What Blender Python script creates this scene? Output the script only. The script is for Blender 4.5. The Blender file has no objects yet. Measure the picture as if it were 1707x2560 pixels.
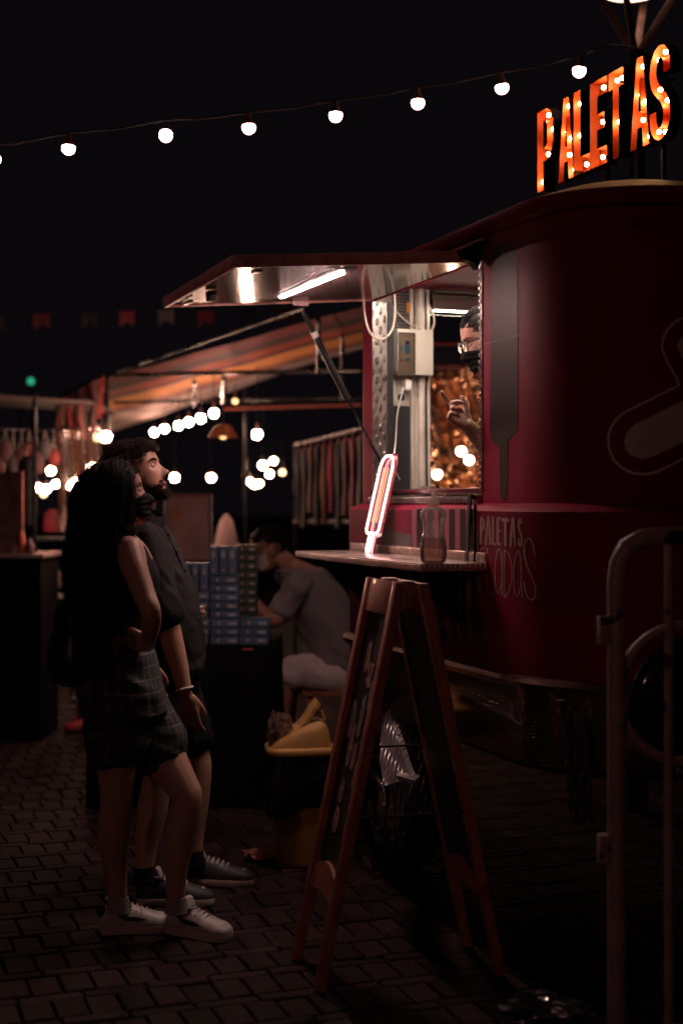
import bpy, bmesh, math, random
import numpy as np
from mathutils import Vector, Matrix, Euler, noise
random.seed(7); np.random.seed(7)
R = math.radians
SC = bpy.context.scene
COL = SC.collection

# ------------------------------------------------------------------ camera
F, CX, HV, CAMZ = 3555.6, 853.5, 1255.0, 1.52       # focal length and horizon of the photograph in its pixels
cam = bpy.data.cameras.new('camera'); camo = bpy.data.objects.new('camera', cam); COL.objects.link(camo)
camo.location = (0, 0, CAMZ); camo.rotation_euler = (R(90), 0, 0)
cam.sensor_fit = 'VERTICAL'; cam.sensor_height = 36; cam.sensor_width = 24; cam.lens = 50
cam.shift_y = -25 / 2560
cam.clip_start = .05; cam.clip_end = 400
cam.dof.use_dof = True; cam.dof.focus_distance = 5.15; cam.dof.aperture_fstop = 1.4
SC.camera = camo

# ------------------------------------------------------------------ world: night sky
W = bpy.data.worlds.new('World'); SC.world = W; W.use_nodes = True
wn = W.node_tree; wn.nodes.clear()
wo = wn.nodes.new('ShaderNodeOutputWorld'); wb = wn.nodes.new('ShaderNodeBackground')
wsky = wn.nodes.new('ShaderNodeTexSky'); wsky.sky_type = 'NISHITA'; wsky.sun_disc = False
wsky.sun_elevation = R(-9); wsky.sun_rotation = R(200)
wb.inputs['Strength'].default_value = .05
wadd = wn.nodes.new('ShaderNodeMixRGB'); wadd.blend_type = 'ADD'; wadd.inputs[0].default_value = 1
wadd.inputs[2].default_value = (.060, .044, .064, 1)   # glow of the town on the night sky
wn.links.new(wsky.outputs[0], wadd.inputs[1]); wn.links.new(wadd.outputs[0], wb.inputs['Color'])
wn.links.new(wb.outputs[0], wo.inputs['Surface'])

# ------------------------------------------------------------------ exposure and render settings
SC.view_settings.view_transform = 'Standard'; SC.view_settings.look = 'None'
SC.view_settings.exposure = 0; SC.view_settings.gamma = 1; SC.view_settings.use_curve_mapping = False
SC.render.engine = 'CYCLES'
cy = SC.cycles
cy.use_denoising = True
cy.max_bounces = 7; cy.diffuse_bounces = 3; cy.glossy_bounces = 4; cy.transmission_bounces = 5; cy.transparent_max_bounces = 10
cy.caustics_reflective = False; cy.caustics_refractive = False
cy.sample_clamp_indirect = 4
cy.use_adaptive_sampling = True; cy.adaptive_threshold = .012

# ------------------------------------------------------------------ helpers
def px(u, v, Y):
    """point of the photograph's pixel at depth Y"""
    return Vector(((u - CX) / F * Y, Y, CAMZ - (v - HV) / F * Y))
def ground(u, v):
    Y = CAMZ * F / (v - HV)
    return Vector(((u - CX) / F * Y, Y, 0))
def mix_in(n, k): return n.inputs[k]

MATS = {}
def mat(name, col=(.5, .5, .5), rough=.5, metal=0, var=.15, vscale=6, bump=0, bscale=40, spec=.5, coat=0,
        emit=None, estr=0, sheen=0, sss=0, alpha=None, col2=None, rvar=.1):
    if name in MATS: return MATS[name]
    m = bpy.data.materials.new(name); m.use_nodes = True; MATS[name] = m
    nt = m.node_tree; N = nt.nodes; L = nt.links
    b = N['Principled BSDF']
    tc = N.new('ShaderNodeTexCoord')
    nz = N.new('ShaderNodeTexNoise'); nz.inputs['Scale'].default_value = vscale; nz.inputs['Detail'].default_value = 6
    L.new(tc.outputs['Object'], nz.inputs['Vector'])
    mx = N.new('ShaderNodeMixRGB'); mx.blend_type = 'MIX'
    c2 = col2 or tuple(min(1, c * (1 + var * 1.2)) for c in col)
    c1 = col if col2 else tuple(c * (1 - var * 1.2) for c in col)
    mx.inputs[1].default_value = (*c1, 1); mx.inputs[2].default_value = (*c2, 1)
    cr = N.new('ShaderNodeMapRange'); cr.inputs[1].default_value = .3; cr.inputs[2].default_value = .7
    L.new(nz.outputs[0], cr.inputs[0]); L.new(cr.outputs[0], mx.inputs[0])
    L.new(mx.outputs[0], b.inputs['Base Color'])
    rr = N.new('ShaderNodeMapRange'); rr.inputs[3].default_value = max(0.02, rough - rvar); rr.inputs[4].default_value = min(1, rough + rvar)
    L.new(nz.outputs[0], rr.inputs[0]); L.new(rr.outputs[0], b.inputs['Roughness'])
    b.inputs['Metallic'].default_value = metal
    b.inputs['Specular IOR Level'].default_value = spec
    b.inputs['Coat Weight'].default_value = coat; b.inputs['Coat Roughness'].default_value = .08
    if sheen: b.inputs['Sheen Weight'].default_value = sheen
    if sss:
        b.inputs['Subsurface Weight'].default_value = sss; b.inputs['Subsurface Radius'].default_value = (.9, .35, .2)
        b.inputs['Subsurface Scale'].default_value = .006
    if bump:
        n2 = N.new('ShaderNodeTexNoise'); n2.inputs['Scale'].default_value = bscale; n2.inputs['Detail'].default_value = 5
        L.new(tc.outputs['Object'], n2.inputs['Vector'])
        bp = N.new('ShaderNodeBump'); bp.inputs['Strength'].default_value = bump; bp.inputs['Distance'].default_value = .01
        L.new(n2.outputs[0], bp.inputs['Height']); L.new(bp.outputs[0], b.inputs['Normal'])
    if emit:
        b.inputs['Emission Color'].default_value = (*emit, 1); b.inputs['Emission Strength'].default_value = estr
    return m

def emis(name, col, s):
    if name in MATS: return MATS[name]
    m = bpy.data.materials.new(name); m.use_nodes = True; MATS[name] = m
    nt = m.node_tree; nt.nodes.clear()
    o = nt.nodes.new('ShaderNodeOutputMaterial'); e = nt.nodes.new('ShaderNodeEmission')
    e.inputs[0].default_value = (*col, 1); e.inputs[1].default_value = s
    nt.links.new(e.outputs[0], o.inputs[0]); return m

def glass(name, col=(1, 1, 1), rough=.02, ior=1.45, tint=.95, haze=0):
    """thin clear sheet: fresnel reflection over plain transparency"""
    if name in MATS: return MATS[name]
    m = bpy.data.materials.new(name); m.use_nodes = True; MATS[name] = m
    nt = m.node_tree; nt.nodes.clear(); N = nt.nodes; L = nt.links
    o = N.new('ShaderNodeOutputMaterial'); t = N.new('ShaderNodeBsdfTransparent'); g = N.new('ShaderNodeBsdfGlossy')
    t.inputs[0].default_value = (*[c * tint for c in col], 1); g.inputs['Roughness'].default_value = rough
    fr = N.new('ShaderNodeFresnel'); fr.inputs[0].default_value = ior
    nz = N.new('ShaderNodeTexNoise'); nz.inputs['Scale'].default_value = 14
    bp = N.new('ShaderNodeBump'); bp.inputs['Strength'].default_value = .12; bp.inputs['Distance'].default_value = .01
    L.new(nz.outputs[0], bp.inputs['Height']); L.new(bp.outputs[0], g.inputs['Normal'])
    mx = N.new('ShaderNodeMixShader'); L.new(fr.outputs[0], mx.inputs[0]); L.new(t.outputs[0], mx.inputs[1]); L.new(g.outputs[0], mx.inputs[2])
    if haze:
        df = N.new('ShaderNodeBsdfDiffuse'); df.inputs[0].default_value = (*col, 1); tl = N.new('ShaderNodeBsdfTranslucent'); tl.inputs[0].default_value = (*col, 1)
        m2 = N.new('ShaderNodeMixShader'); m2.inputs[0].default_value = .5; L.new(df.outputs[0], m2.inputs[1]); L.new(tl.outputs[0], m2.inputs[2])
        m3 = N.new('ShaderNodeMixShader'); m3.inputs[0].default_value = haze; L.new(mx.outputs[0], m3.inputs[1]); L.new(m2.outputs[0], m3.inputs[2]); mx = m3
    L.new(mx.outputs[0], o.inputs[0]); return m

def tread_mat(name, col, rough, scale=45, strength=.6, metal=1, fine=False):
    """checker plate: raised diagonal bars from two rotated stretched cell patterns"""
    if name in MATS: return MATS[name]
    m = mat(name, col, rough, metal, var=.2, vscale=9)
    nt = m.node_tree; N = nt.nodes; L = nt.links; b = N['Principled BSDF']
    tc = N.new('ShaderNodeTexCoord'); outs = []
    sp = N.new('ShaderNodeSeparateXYZ'); L.new(tc.outputs['Object'], sp.inputs[0]); cb = N.new('ShaderNodeCombineXYZ')
    for ax, k, dst in ((0, 1, 0), (2, .35, 2)):       # fold the plate's sideways axis into its length and height
        ma = N.new('ShaderNodeMath'); ma.operation = 'MULTIPLY_ADD'; ma.inputs[1].default_value = k; L.new(sp.outputs[1], ma.inputs[0]); L.new(sp.outputs[ax], ma.inputs[2]); L.new(ma.outputs[0], cb.inputs[dst])
    for ang in (45, -45):
        mp = N.new('ShaderNodeMapping'); mp.inputs['Rotation'].default_value = (R(ang), R(ang), R(ang)) if False else (0, R(ang), 0)
        mp.inputs['Scale'].default_value = (scale, 1, scale * .42) if not fine else (scale, scale, scale * .5)
        L.new(cb.outputs[0], mp.inputs[0])
        vo = N.new('ShaderNodeTexVoronoi'); vo.inputs['Scale'].default_value = 1; vo.inputs['Randomness'].default_value = 0
        L.new(mp.outputs[0], vo.inputs['Vector'])
        mr = N.new('ShaderNodeMapRange'); mr.inputs[1].default_value = .12; mr.inputs[2].default_value = .3
        mr.inputs[3].default_value = 1; mr.inputs[4].default_value = 0
        L.new(vo.outputs['Distance'], mr.inputs[0]); outs.append(mr)
    mxm = N.new('ShaderNodeMath'); mxm.operation = 'MAXIMUM'
    L.new(outs[0].outputs[0], mxm.inputs[0]); L.new(outs[1].outputs[0], mxm.inputs[1])
    bp = N.new('ShaderNodeBump'); bp.inputs['Strength'].default_value = strength; bp.inputs['Distance'].default_value = .012
    L.new(mxm.outputs[0], bp.inputs['Height']); L.new(bp.outputs[0], b.inputs['Normal'])
    return m

class MB:
    """collects faces; build() links them as ONE mesh object"""
    def __init__(s): s.v = []; s.f = []; s.mi = []; s.cur = 0
    def add(s, vs, fs, M=None):
        o = len(s.v)
        s.v += [tuple(M @ Vector(p)) if M is not None else tuple(p) for p in vs]
        s.f += [tuple(i + o for i in f) for f in fs]; s.mi += [s.cur] * len(fs); return s
    def box(s, c, d, M=None):
        x, y, z = [k / 2 for k in d]; c = Vector(c)
        vs = [c + Vector((a * x, b * y, e * z)) for e in (-1, 1) for b in (-1, 1) for a in (-1, 1)]
        return s.add(vs, [(0, 2, 3, 1), (4, 5, 7, 6), (0, 1, 5, 4), (2, 6, 7, 3), (0, 4, 6, 2), (1, 3, 7, 5)], M)
    def hexa(s, b, t, M=None):
        return s.add(list(b) + list(t), [(3, 2, 1, 0), (4, 5, 6, 7), (0, 1, 5, 4), (1, 2, 6, 5), (2, 3, 7, 6), (3, 0, 4, 7)], M)
    def bar(s, a, b, w, h=None, up=(0, 0, 1)):
        a = Vector(a); b = Vector(b); h = h or w; d = (b - a).normalized(); up = Vector(up)
        if abs(d.dot(up)) > .97: up = Vector((1, 0, 0))
        x = d.cross(up).normalized(); y = x.cross(d)
        q = [(-1, -1), (1, -1), (1, 1), (-1, 1)]
        return s.hexa([a + x * (i * w / 2) + y * (j * h / 2) for i, j in q], [b + x * (i * w / 2) + y * (j * h / 2) for i, j in q])
    def rings(s, rings, cap=True, closed=False):
        n = len(rings[0]); vs = [p for r in rings for p in r]; fs = []
        k = len(rings)
        for i in range(k if closed else k - 1):
            for j in range(n):
                a = i * n + j; b = i * n + (j + 1) % n; i2 = (i + 1) % k
                fs.append((a, b, i2 * n + (j + 1) % n, i2 * n + j))
        if cap and not closed:
            fs.append(tuple(range(n - 1, -1, -1))); fs.append(tuple((k - 1) * n + j for j in range(n)))
        return s.add(vs, fs)
    def tube(s, path, r, n=8, cap=True, closed=False, flat=1):
        P = [Vector(p) for p in path]; k = len(P); rs = r if isinstance(r, (list, tuple)) else [r] * k
        T = []
        for i in range(k):
            a = P[(i - 1) % k] if (closed or i > 0) else P[i]; b = P[(i + 1) % k] if (closed or i < k - 1) else P[i]
            t = (b - a); T.append(t.normalized() if t.length > 1e-9 else Vector((0, 0, 1)))
        ref = Vector((0, 0, 1)) if abs(T[0].z) < .9 else Vector((1, 0, 0))
        x = T[0].cross(ref).normalized(); out = []
        for i in range(k):
            x = (x - T[i] * x.dot(T[i]))
            x = x.normalized() if x.length > 1e-6 else T[i].orthogonal().normalized()
            y = T[i].cross(x)
            out.append([P[i] + (x * math.cos(2 * math.pi * j / n) + y * math.sin(2 * math.pi * j / n) * flat) * rs[i] for j in range(n)])
        return s.rings(out, cap, closed)
    def lathe(s, prof, c=(0, 0, 0), n=20, M=None, cap=True):
        c = Vector(c); rr = []
        for r, z in prof:
            rr.append([c + Vector((max(r, 1e-4) * math.cos(2 * math.pi * j / n), max(r, 1e-4) * math.sin(2 * math.pi * j / n), z)) for j in range(n)])
        if M is not None: rr = [[M @ p for p in r] for r in rr]
        return s.rings(rr, cap)
    def ell(s, c, r, n=14, k=10, M=None):
        c = Vector(c); r = (r, r, r) if not isinstance(r, (tuple, list)) else r
        rr = []
        for i in range(k + 1):
            th = math.pi * (i + .02) / (k + .04); z = -math.cos(th); q = math.sin(th)
            ring = [Vector((r[0] * q * math.cos(2 * math.pi * j / n), r[1] * q * math.sin(2 * math.pi * j / n), r[2] * z)) for j in range(n)]
            rr.append([(M @ p if M is not None else p) + c for p in ring])
        return s.rings(rr)
    def prism(s, poly, d, M=None):
        """poly in xy, extruded 0..d along z"""
        n = len(poly); vs = [(x, y, 0) for x, y in poly] + [(x, y, d) for x, y in poly]
        fs = [tuple(range(n - 1, -1, -1)), tuple(range(n, 2 * n))] + [(i, (i + 1) % n, n + (i + 1) % n, n + i) for i in range(n)]
        return s.add(vs, fs, M)
    def grid(s, fn, nu, nv):
        vs = [fn(i / nu, j / nv) for j in range(nv + 1) for i in range(nu + 1)]
        return s.add(vs, [(j * (nu + 1) + i, j * (nu + 1) + i + 1, (j + 1) * (nu + 1) + i + 1, (j + 1) * (nu + 1) + i) for j in range(nv) for i in range(nu)])
    def mesh(s, name, mats):
        me = bpy.data.meshes.new(name); me.from_pydata(s.v, [], s.f)
        mats = mats if isinstance(mats, (list, tuple)) else [mats]
        for m in mats: me.materials.append(m)
        if len(mats) > 1: me.polygons.foreach_set('material_index', s.mi)
        return me
    def build(s, name, mats, parent=None, smooth=False, bevel=0, seg=2, angle=40, weld=False):
        me = s.mesh(name, mats)
        bm = bmesh.new(); bm.from_mesh(me)
        if weld: bmesh.ops.remove_doubles(bm, verts=bm.verts, dist=1e-5)
        bmesh.ops.recalc_face_normals(bm, faces=bm.faces)
        if bevel:
            es = [e for e in bm.edges if len(e.link_faces) == 2 and e.calc_face_angle(0) > R(35)]
            bmesh.ops.bevel(bm, geom=es, offset=bevel, segments=seg, affect='EDGES', profile=.6)
        bm.to_mesh(me); bm.free()
        if smooth or bevel:
            me.polygons.foreach_set('use_smooth', [True] * len(me.polygons))
            me.set_sharp_from_angle(angle=R(angle))
        o = bpy.data.objects.new(name, me); COL.objects.link(o)
        if parent is not None: o.parent = parent
        return o

def tag(o, label=None, cat=None, group=None, kind=None):
    if label: o['label'] = label
    if cat: o['category'] = cat
    if group: o['group'] = group
    if kind: o['kind'] = kind
    return o
def thing(name, loc, label, cat, group=None, rz=0):
    o = bpy.data.objects.new(name, None); COL.objects.link(o); o.location = loc; o.rotation_euler = (0, 0, rz)
    o.empty_display_size = .1
    return tag(o, label, cat, group)
def copy_tree(o, parent=None):
    c = o.copy(); COL.objects.link(c); c.parent = parent
    for ch in list(o.children): copy_tree(ch, c)
    return c
def remesh(mb, name, m, voxel, parent=None, smooth=2, fold=None):
    """one continuous skin over everything collected in mb"""
    me = mb.mesh(name, m); o = bpy.data.objects.new(name, me); COL.objects.link(o)
    bm = bmesh.new(); bm.from_mesh(me); bmesh.ops.recalc_face_normals(bm, faces=bm.faces); bm.to_mesh(me); bm.free()
    md = o.modifiers.new('r', 'REMESH'); md.mode = 'VOXEL'; md.voxel_size = voxel; md.adaptivity = 0
    if smooth:
        ms = o.modifiers.new('s', 'SMOOTH'); ms.factor = .5; ms.iterations = smooth
    dg = bpy.context.evaluated_depsgraph_get(); ev = o.evaluated_get(dg)
    nm = bpy.data.meshes.new_from_object(ev); o.modifiers.clear(); old = o.data; o.data = nm; nm.name = name
    bpy.data.meshes.remove(old)
    if fold:
        n = len(nm.vertices); co = np.empty(n * 3); nm.vertices.foreach_get('co', co); co = co.reshape(-1, 3)
        no = np.empty(n * 3); nm.vertices.foreach_get('normal', no); no = no.reshape(-1, 3)
        co = co + no * fold(co)[:, None]; nm.vertices.foreach_set('co', co.ravel()); nm.update()
    nm.polygons.foreach_set('use_smooth', [True] * len(nm.polygons))
    if parent is not None: o.parent = parent
    return o
def spline(pts, n=6):
    """Catmull-Rom through tuples of any length"""
    P = [np.array(p, float) for p in pts]; out = []
    for i in range(len(P) - 1):
        a = P[max(i - 1, 0)]; b = P[i]; c = P[i + 1]; d = P[min(i + 2, len(P) - 1)]
        for k in range(n):
            t = k / n
            out.append(.5 * ((2 * b) + (c - a) * t + (2 * a - 5 * b + 4 * c - d) * t * t + (3 * b - a - 3 * c + d) * t ** 3))
    out.append(P[-1]); return out
# ------------------------------------------------------------------ base materials
M_RED = mat('red_truck_paint', (.19, .011, .032), .55, 0, var=.14, vscale=3, coat=.0, bump=.03, bscale=120, spec=.13)
M_RED2 = mat('red_hatch_paint', (.25, .03, .03), .42, 0, var=.2, vscale=9, bump=.03, bscale=60)
M_PINKLAM = mat('glossy_pink_laminate', (.50, .33, .34), .13, 0, var=.06, vscale=2, coat=.9, rvar=.04)
M_BLACK = mat('black_rubber', (.012, .012, .014), .6, 0, var=.2)
M_BLACKMET = mat('black_painted_metal', (.012, .012, .013), .28, .3, var=.2)
M_WHITE = mat('white_panel', (.72, .68, .60), .45, 0, var=.10, vscale=5, bump=.02)
M_CREAM = mat('cream_plastic', (.66, .62, .54), .4, 0, var=.06)
M_PIPE = mat('off_white_conduit', (.62, .57, .50), .45, 0, var=.12, vscale=14)
M_STEEL = mat('brushed_steel', (.55, .52, .50), .32, 1, var=.2, vscale=30, bump=.05, bscale=150)
M_CHROME = mat('chrome', (.75, .74, .73), .09, 1, var=.1)
M_TREAD = tread_mat('aluminium_tread_plate', (.42, .40, .42), .34, 30, 1, .75)
M_TREADF = tread_mat('fine_stucco_aluminium', (.50, .40, .38), .17, 110, .55, fine=True)
M_BROWN = mat('brown_vinyl', (.022, .013, .012), .5, 0, var=.1, vscale=4, spec=.17)
M_PINKV = mat('pink_vinyl', (.30, .07, .11), .45, 0, var=.1, vscale=4)
M_CREAMV = mat('cream_vinyl', (.33, .21, .175), .55, 0, var=.15, vscale=8)
M_DARKWALL = mat('dark_grey_panel', (.035, .034, .040), .6, 0, var=.2)
M_LED = emis('led_strip_light', (1, .62, .56), 700)
M_LEDI = emis('led_reflection_glow', (1, .85, .66), 45)
M_CORD = mat('white_cord', (.66, .58, .48), .5, 0, var=.05)

# ------------------------------------------------------------------ food truck frame: x along the serving side (away), y outwards, z up
P0 = Vector((.5095, 4.935, 0)); TH = math.atan2(.9415, -.3371)
TM = Matrix.Translation(P0) @ Matrix.Rotation(TH, 4, 'Z'); TI = TM.inverted()
CAML = TI @ Vector((0, 0, CAMZ))
def ray(u, v):
    return (TI.to_3x3() @ Vector(((u - CX) / F, 1, -(v - HV) / F)))
def onp(u, v, ax, val):
    """truck-frame point where the pixel's ray meets a plane of constant t / m / z"""
    d = ray(u, v); k = (val - CAML[ax]) / d[ax]; return CAML + d * k
T0, T1, M1 = -.61, 1.517, -1.9
def outline(i, nc=12, extra_t=(), extra_far=()):
    t0, t1, m0, m1 = T0 + i, T1 - i, -i, M1 + i
    rn = max(.48 - i, .03); rf = max(.13 - i, .02)
    pts = []
    def arc(cx, cy, r, a0, a1, n):
        for k in range(n + 1):
            a = R(a0 + (a1 - a0) * k / n); pts.append((cx + r * math.cos(a), cy + r * math.sin(a)))
    pts.append((t1 - rf, m0))
    for t in sorted(extra_t, reverse=True): pts.append((t, m0))
    arc(t0 + rn, m0 - rn, rn, 90, 180, nc)
    arc(t0 + rn, m1 + rn, rn, 180, 270, nc)
    arc(t1 - rf, m1 + rf, rf, 270, 360, 5)
    for m in sorted(extra_far): pts.append((t1, m))
    arc(t1 - rf, m0 - rf, rf, 0, 90, 5)
    return pts[:-1]
def surf_map(i):
    """pixel -> truck-frame point on the vertical skin with inset i (serving side, rounded corner, near end)"""
    rn = .48 - i; t0 = T0 + i; P = []
    for k in range(300): P.append((T1 - .13 + (t0 + rn - T1 + .13) * k / 300, -i))
    for k in range(200):
        a = R(90 + 90 * k / 200); P.append((t0 + rn + rn * math.cos(a), -i - rn + rn * math.sin(a)))
    for k in range(100): P.append((t0, -i - rn - .9 * k / 100))
    U = []; W_ = []
    for t, m in P:
        w = TM @ Vector((t, m, 0)); U.append(CX + F * w.x / w.y); W_.append(w.y)
    U = np.array(U); PT = np.array(P); Yw = np.array(W_); k = int(np.argmax(U)); U = U[:k]; PT = PT[:k]; Yw = Yw[:k]
    nrm = np.gradient(PT, axis=0); nrm = np.stack([-nrm[:, 1], nrm[:, 0]], 1) * -1; nrm /= np.linalg.norm(nrm, axis=1)[:, None]
    def f(u, v, off=.0015):
        t = np.interp(u, U, PT[:, 0]); m = np.interp(u, U, PT[:, 1]); Y = np.interp(u, U, Yw)
        nt_ = np.interp(u, U, nrm[:, 0]); nm_ = np.interp(u, U, nrm[:, 1])
        return Vector((t + nt_ * off, m + nm_ * off, CAMZ - (v - HV) / F * Y))
    return f
S_UP = surf_map(.06); S_LO = surf_map(0.0)
def ribbon2(pts, w, closed=False, caps=True, dens=10):
    """flat stroke in picture coordinates -> vertex list and faces"""
    P = [Vector((p[0], p[1])) for p in pts]; Q = [P[0]]
    for a, b in zip(P, P[1:] + ([P[0]] if closed else [])):
        n = max(1, int((b - a).length / dens))
        for k in range(1, n + 1): Q.append(a.lerp(b, k / n))
    if closed: Q = Q[:-1]
    n = len(Q); vs = []; fs = []
    for i in range(n):
        a = Q[(i - 1) % n] if (closed or i) else Q[0]; b = Q[(i + 1) % n] if (closed or i < n - 1) else Q[-1]
        d = (b - a).normalized(); x = Vector((-d.y, d.x)) * w / 2
        vs += [Q[i] + x, Q[i] - x]
    for i in range(n - (0 if closed else 1)):
        j = (i + 1) % n; fs.append((2 * i, 2 * i + 1, 2 * j + 1, 2 * j))
    if caps and not closed:
        for e, s, inn in ((0, -1, 1), (n - 1, 1, n - 2)):
            d = (Q[e] - Q[inn]).normalized(); x = Vector((-d.y, d.x)); o = len(vs); ring = []
            for k in range(1, 6):
                a = math.pi * k / 6; vs.append(Q[e] + (x * math.cos(a) + d * math.sin(a)) * w / 2); ring.append(o + k - 1)
            i0, i1 = (2 * e, 2 * e + 1) if s > 0 else (2 * e, 2 * e + 1)
            if s < 0: fs.append(tuple([2 * e + 1] + ring[::-1] + [2 * e])) if False else fs.append(tuple([2 * e + 1] + ring + [2 * e]))
            else: fs.append(tuple([2 * e] + ring + [2 * e + 1]))
    return vs, fs
def decal(name, m, polys, sm, parent, off=.0015):
    mb = MB()
    for k, (vs, fs) in enumerate(polys):
        mb.add([sm(p[0], p[1], off + .0003 * (k % 3)) for p in vs], fs)
    return mb.build(name, m, parent)
def fillpoly(poly, n=10):
    """polygon in picture coordinates cut into horizontal strips so that it can follow a curved skin"""
    ys = [p[1] for p in poly]; y0, y1 = min(ys), max(ys); vs = []; fs = []; rows = []
    for k in range(n + 1):
        y = y0 + (y1 - y0) * min(max(k / n, .001), .999); xs = []
        for a, b in zip(poly, poly[1:] + poly[:1]):
            if (a[1] - y) * (b[1] - y) < 0: xs.append(a[0] + (b[0] - a[0]) * (y - a[1]) / (b[1] - a[1]))
        xs.sort(); x0, x1 = xs[0], xs[-1]; o = len(vs)
        for j in range(9): vs.append((x0 + (x1 - x0) * j / 8, y))
        if k:
            for j in range(8): fs.append((o - 9 + j, o - 8 + j, o + j + 1, o + j))
    return vs, fs

truck = thing('food_truck', P0, 'red rounded food truck with its serving hatch propped open', 'food truck', rz=TH)
OT0, OT1, OZ0, OZ1 = .182, 1.283, 1.545, 2.386
wl = onp(1066, 720, 0, 1.40)
WM0, WM1, WZ1, WZ0 = wl.y, -1.05, wl.z, 1.42
# upper skin with the serving opening and the far end window
o = outline(.06, extra_t=(OT1, OT0), extra_far=(WM1, WM0)); mb = MB(); zs = [1.515, OZ0, OZ1, WZ1, 2.482]
zs = sorted(set(zs)); n = len(o)
ring_at = lambda i, z: [(t, m, z) for t, m in i]
for a in range(n):
    (ta, ma), (tb, mbm) = o[a], o[(a + 1) % n]
    for z0, z1 in zip(zs, zs[1:]):
        side = abs(ma + .06) < 1e-4 and abs(mbm + .06) < 1e-4
        if side and min(ta, tb) >= OT0 - 1e-4 and max(ta, tb) <= OT1 + 1e-4 and z0 >= OZ0 - 1e-4 and z1 <= OZ1 + 1e-4: continue
        far = abs(ta - T1 + .06) < 1e-4 and abs(tb - T1 + .06) < 1e-4
        if far and min(ma, mbm) >= WM1 - 1e-4 and max(ma, mbm) <= WM0 + 1e-4 and z1 <= WZ1 + 1e-4: continue
        mb.add([(ta, ma, z0), (tb, mbm, z0), (tb, mbm, z1), (ta, ma, z1)], [(0, 1, 2, 3)])
bm_ = mb.build('upper_body', M_RED, truck, smooth=True, angle=50, weld=True)
# roof with rolled gutter
mb = MB()
mb.rings([ring_at(outline(i), z) for i, z in ((.075, 2.470), (.045, 2.472), (.028, 2.486), (.022, 2.507), (.03, 2.526), (.05, 2.535), (.075, 2.540), (.13, 2.562), (.22, 2.590), (.40, 2.620), (.62, 2.640), (.86, 2.645))])
mb.build('roof', M_RED, truck, smooth=True, angle=60)
mb = MB()
mb.tube([(1.30, -.045, 2.458), (.12, -.045, 2.458)], .008, 8)
mb.bar((1.28, -.052, 2.436), (.17, -.052, 2.436), .014, .022)
for k in range(7): mb.box((.34 + .14 * k, -.05, 2.416), (.07, .012, .012))
mb.build('hatch_gutter', M_RED2, truck, smooth=True)
# ledge + lower body
mb = MB(); mb.rings([ring_at(outline(i, 14), z) for i, z in ((.07, 1.517), (.056, 1.515), (.012, 1.497), (.0, 1.488), (0, 1.45), (0, 1.2), (.004, .93))], cap=False)
mb.build('lower_body', M_RED, truck, smooth=True, angle=50)
mb = MB(); mb.rings([ring_at(outline(i, 14), z) for i, z in ((.006, .945), (-.022, .94), (-.030, .925), (-.022, .905), (.006, .90))], cap=False)
mb.build('rub_rail', mat('dull_steel_rail', (.34, .22, .20), .3, .9), truck, smooth=True)
mb = MB(); mb.rings([ring_at(outline(i, 14), z) for i, z in ((.002, .905), (.004, .66), (.03, .635), (.2, .635))], cap=True)
mb.build('skirt_panel', M_TREADF, truck, smooth=True, angle=50)
# rounded corner mudguard of tread plate below the near corner
mb = MB()
prof = [onp(1398, 1752, 0, -.50), onp(1418, 1752, 0, -.50), onp(1452, 1860, 0, -.50), onp(1478, 1960, 0, -.50), onp(1482, 2062, 0, -.50), onp(1438, 2064, 0, -.50), onp(1420, 1900, 0, -.50)]
k = len(prof); mb.add([p for p in prof] + [p + Vector((.03, 0, 0)) for p in prof], [tuple(range(k)), tuple(range(2 * k - 1, k - 1, -1))] + [(i, (i + 1) % k, k + (i + 1) % k, k + i) for i in range(k)])
mb.build('mud_flap', tread_mat('dull_tread_plate', (.20, .15, .14), .55, 30, .9), truck)
# inner lining
mb = MB(); FT = 1.40
fw = lambda u, v: onp(u, v, 0, FT)
zc = 2.53
def wall_rect(m0, m1, z0, z1, t=FT, th=.012): return ((t + th / 2), (m0 + m1) / 2, (z0 + z1) / 2), (th, abs(m1 - m0), abs(z1 - z0))
for r in ((-.10, WM0, .92, zc), (WM1, -1.82, .92, zc), (WM0, WM1, WZ1, zc), (WM0, WM1, .92, WZ0)):
    mb.box(*wall_rect(*r))
mb.build('end_lining', M_WHITE, truck)
mb = MB(); mb.box((.61, -.98, 2.478), (1.58, 1.60, .010)); mb.build('ceiling_lining', M_WHITE, truck)
mb = MB(); mb.box((.6, -1.78, 1.7), (1.56, .012, 1.5)); mb.box((-.36, -1.0, 1.7), (.012, 1.36, 1.5)); mb.build('side_lining', mat('pale_lining', (.62, .57, .52), .5), truck)
mb = MB(); mb.box((.55, -.98, .93), (1.62, 1.56, .02)); mb.build('floor_panel', M_DARKWALL, truck)
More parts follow.
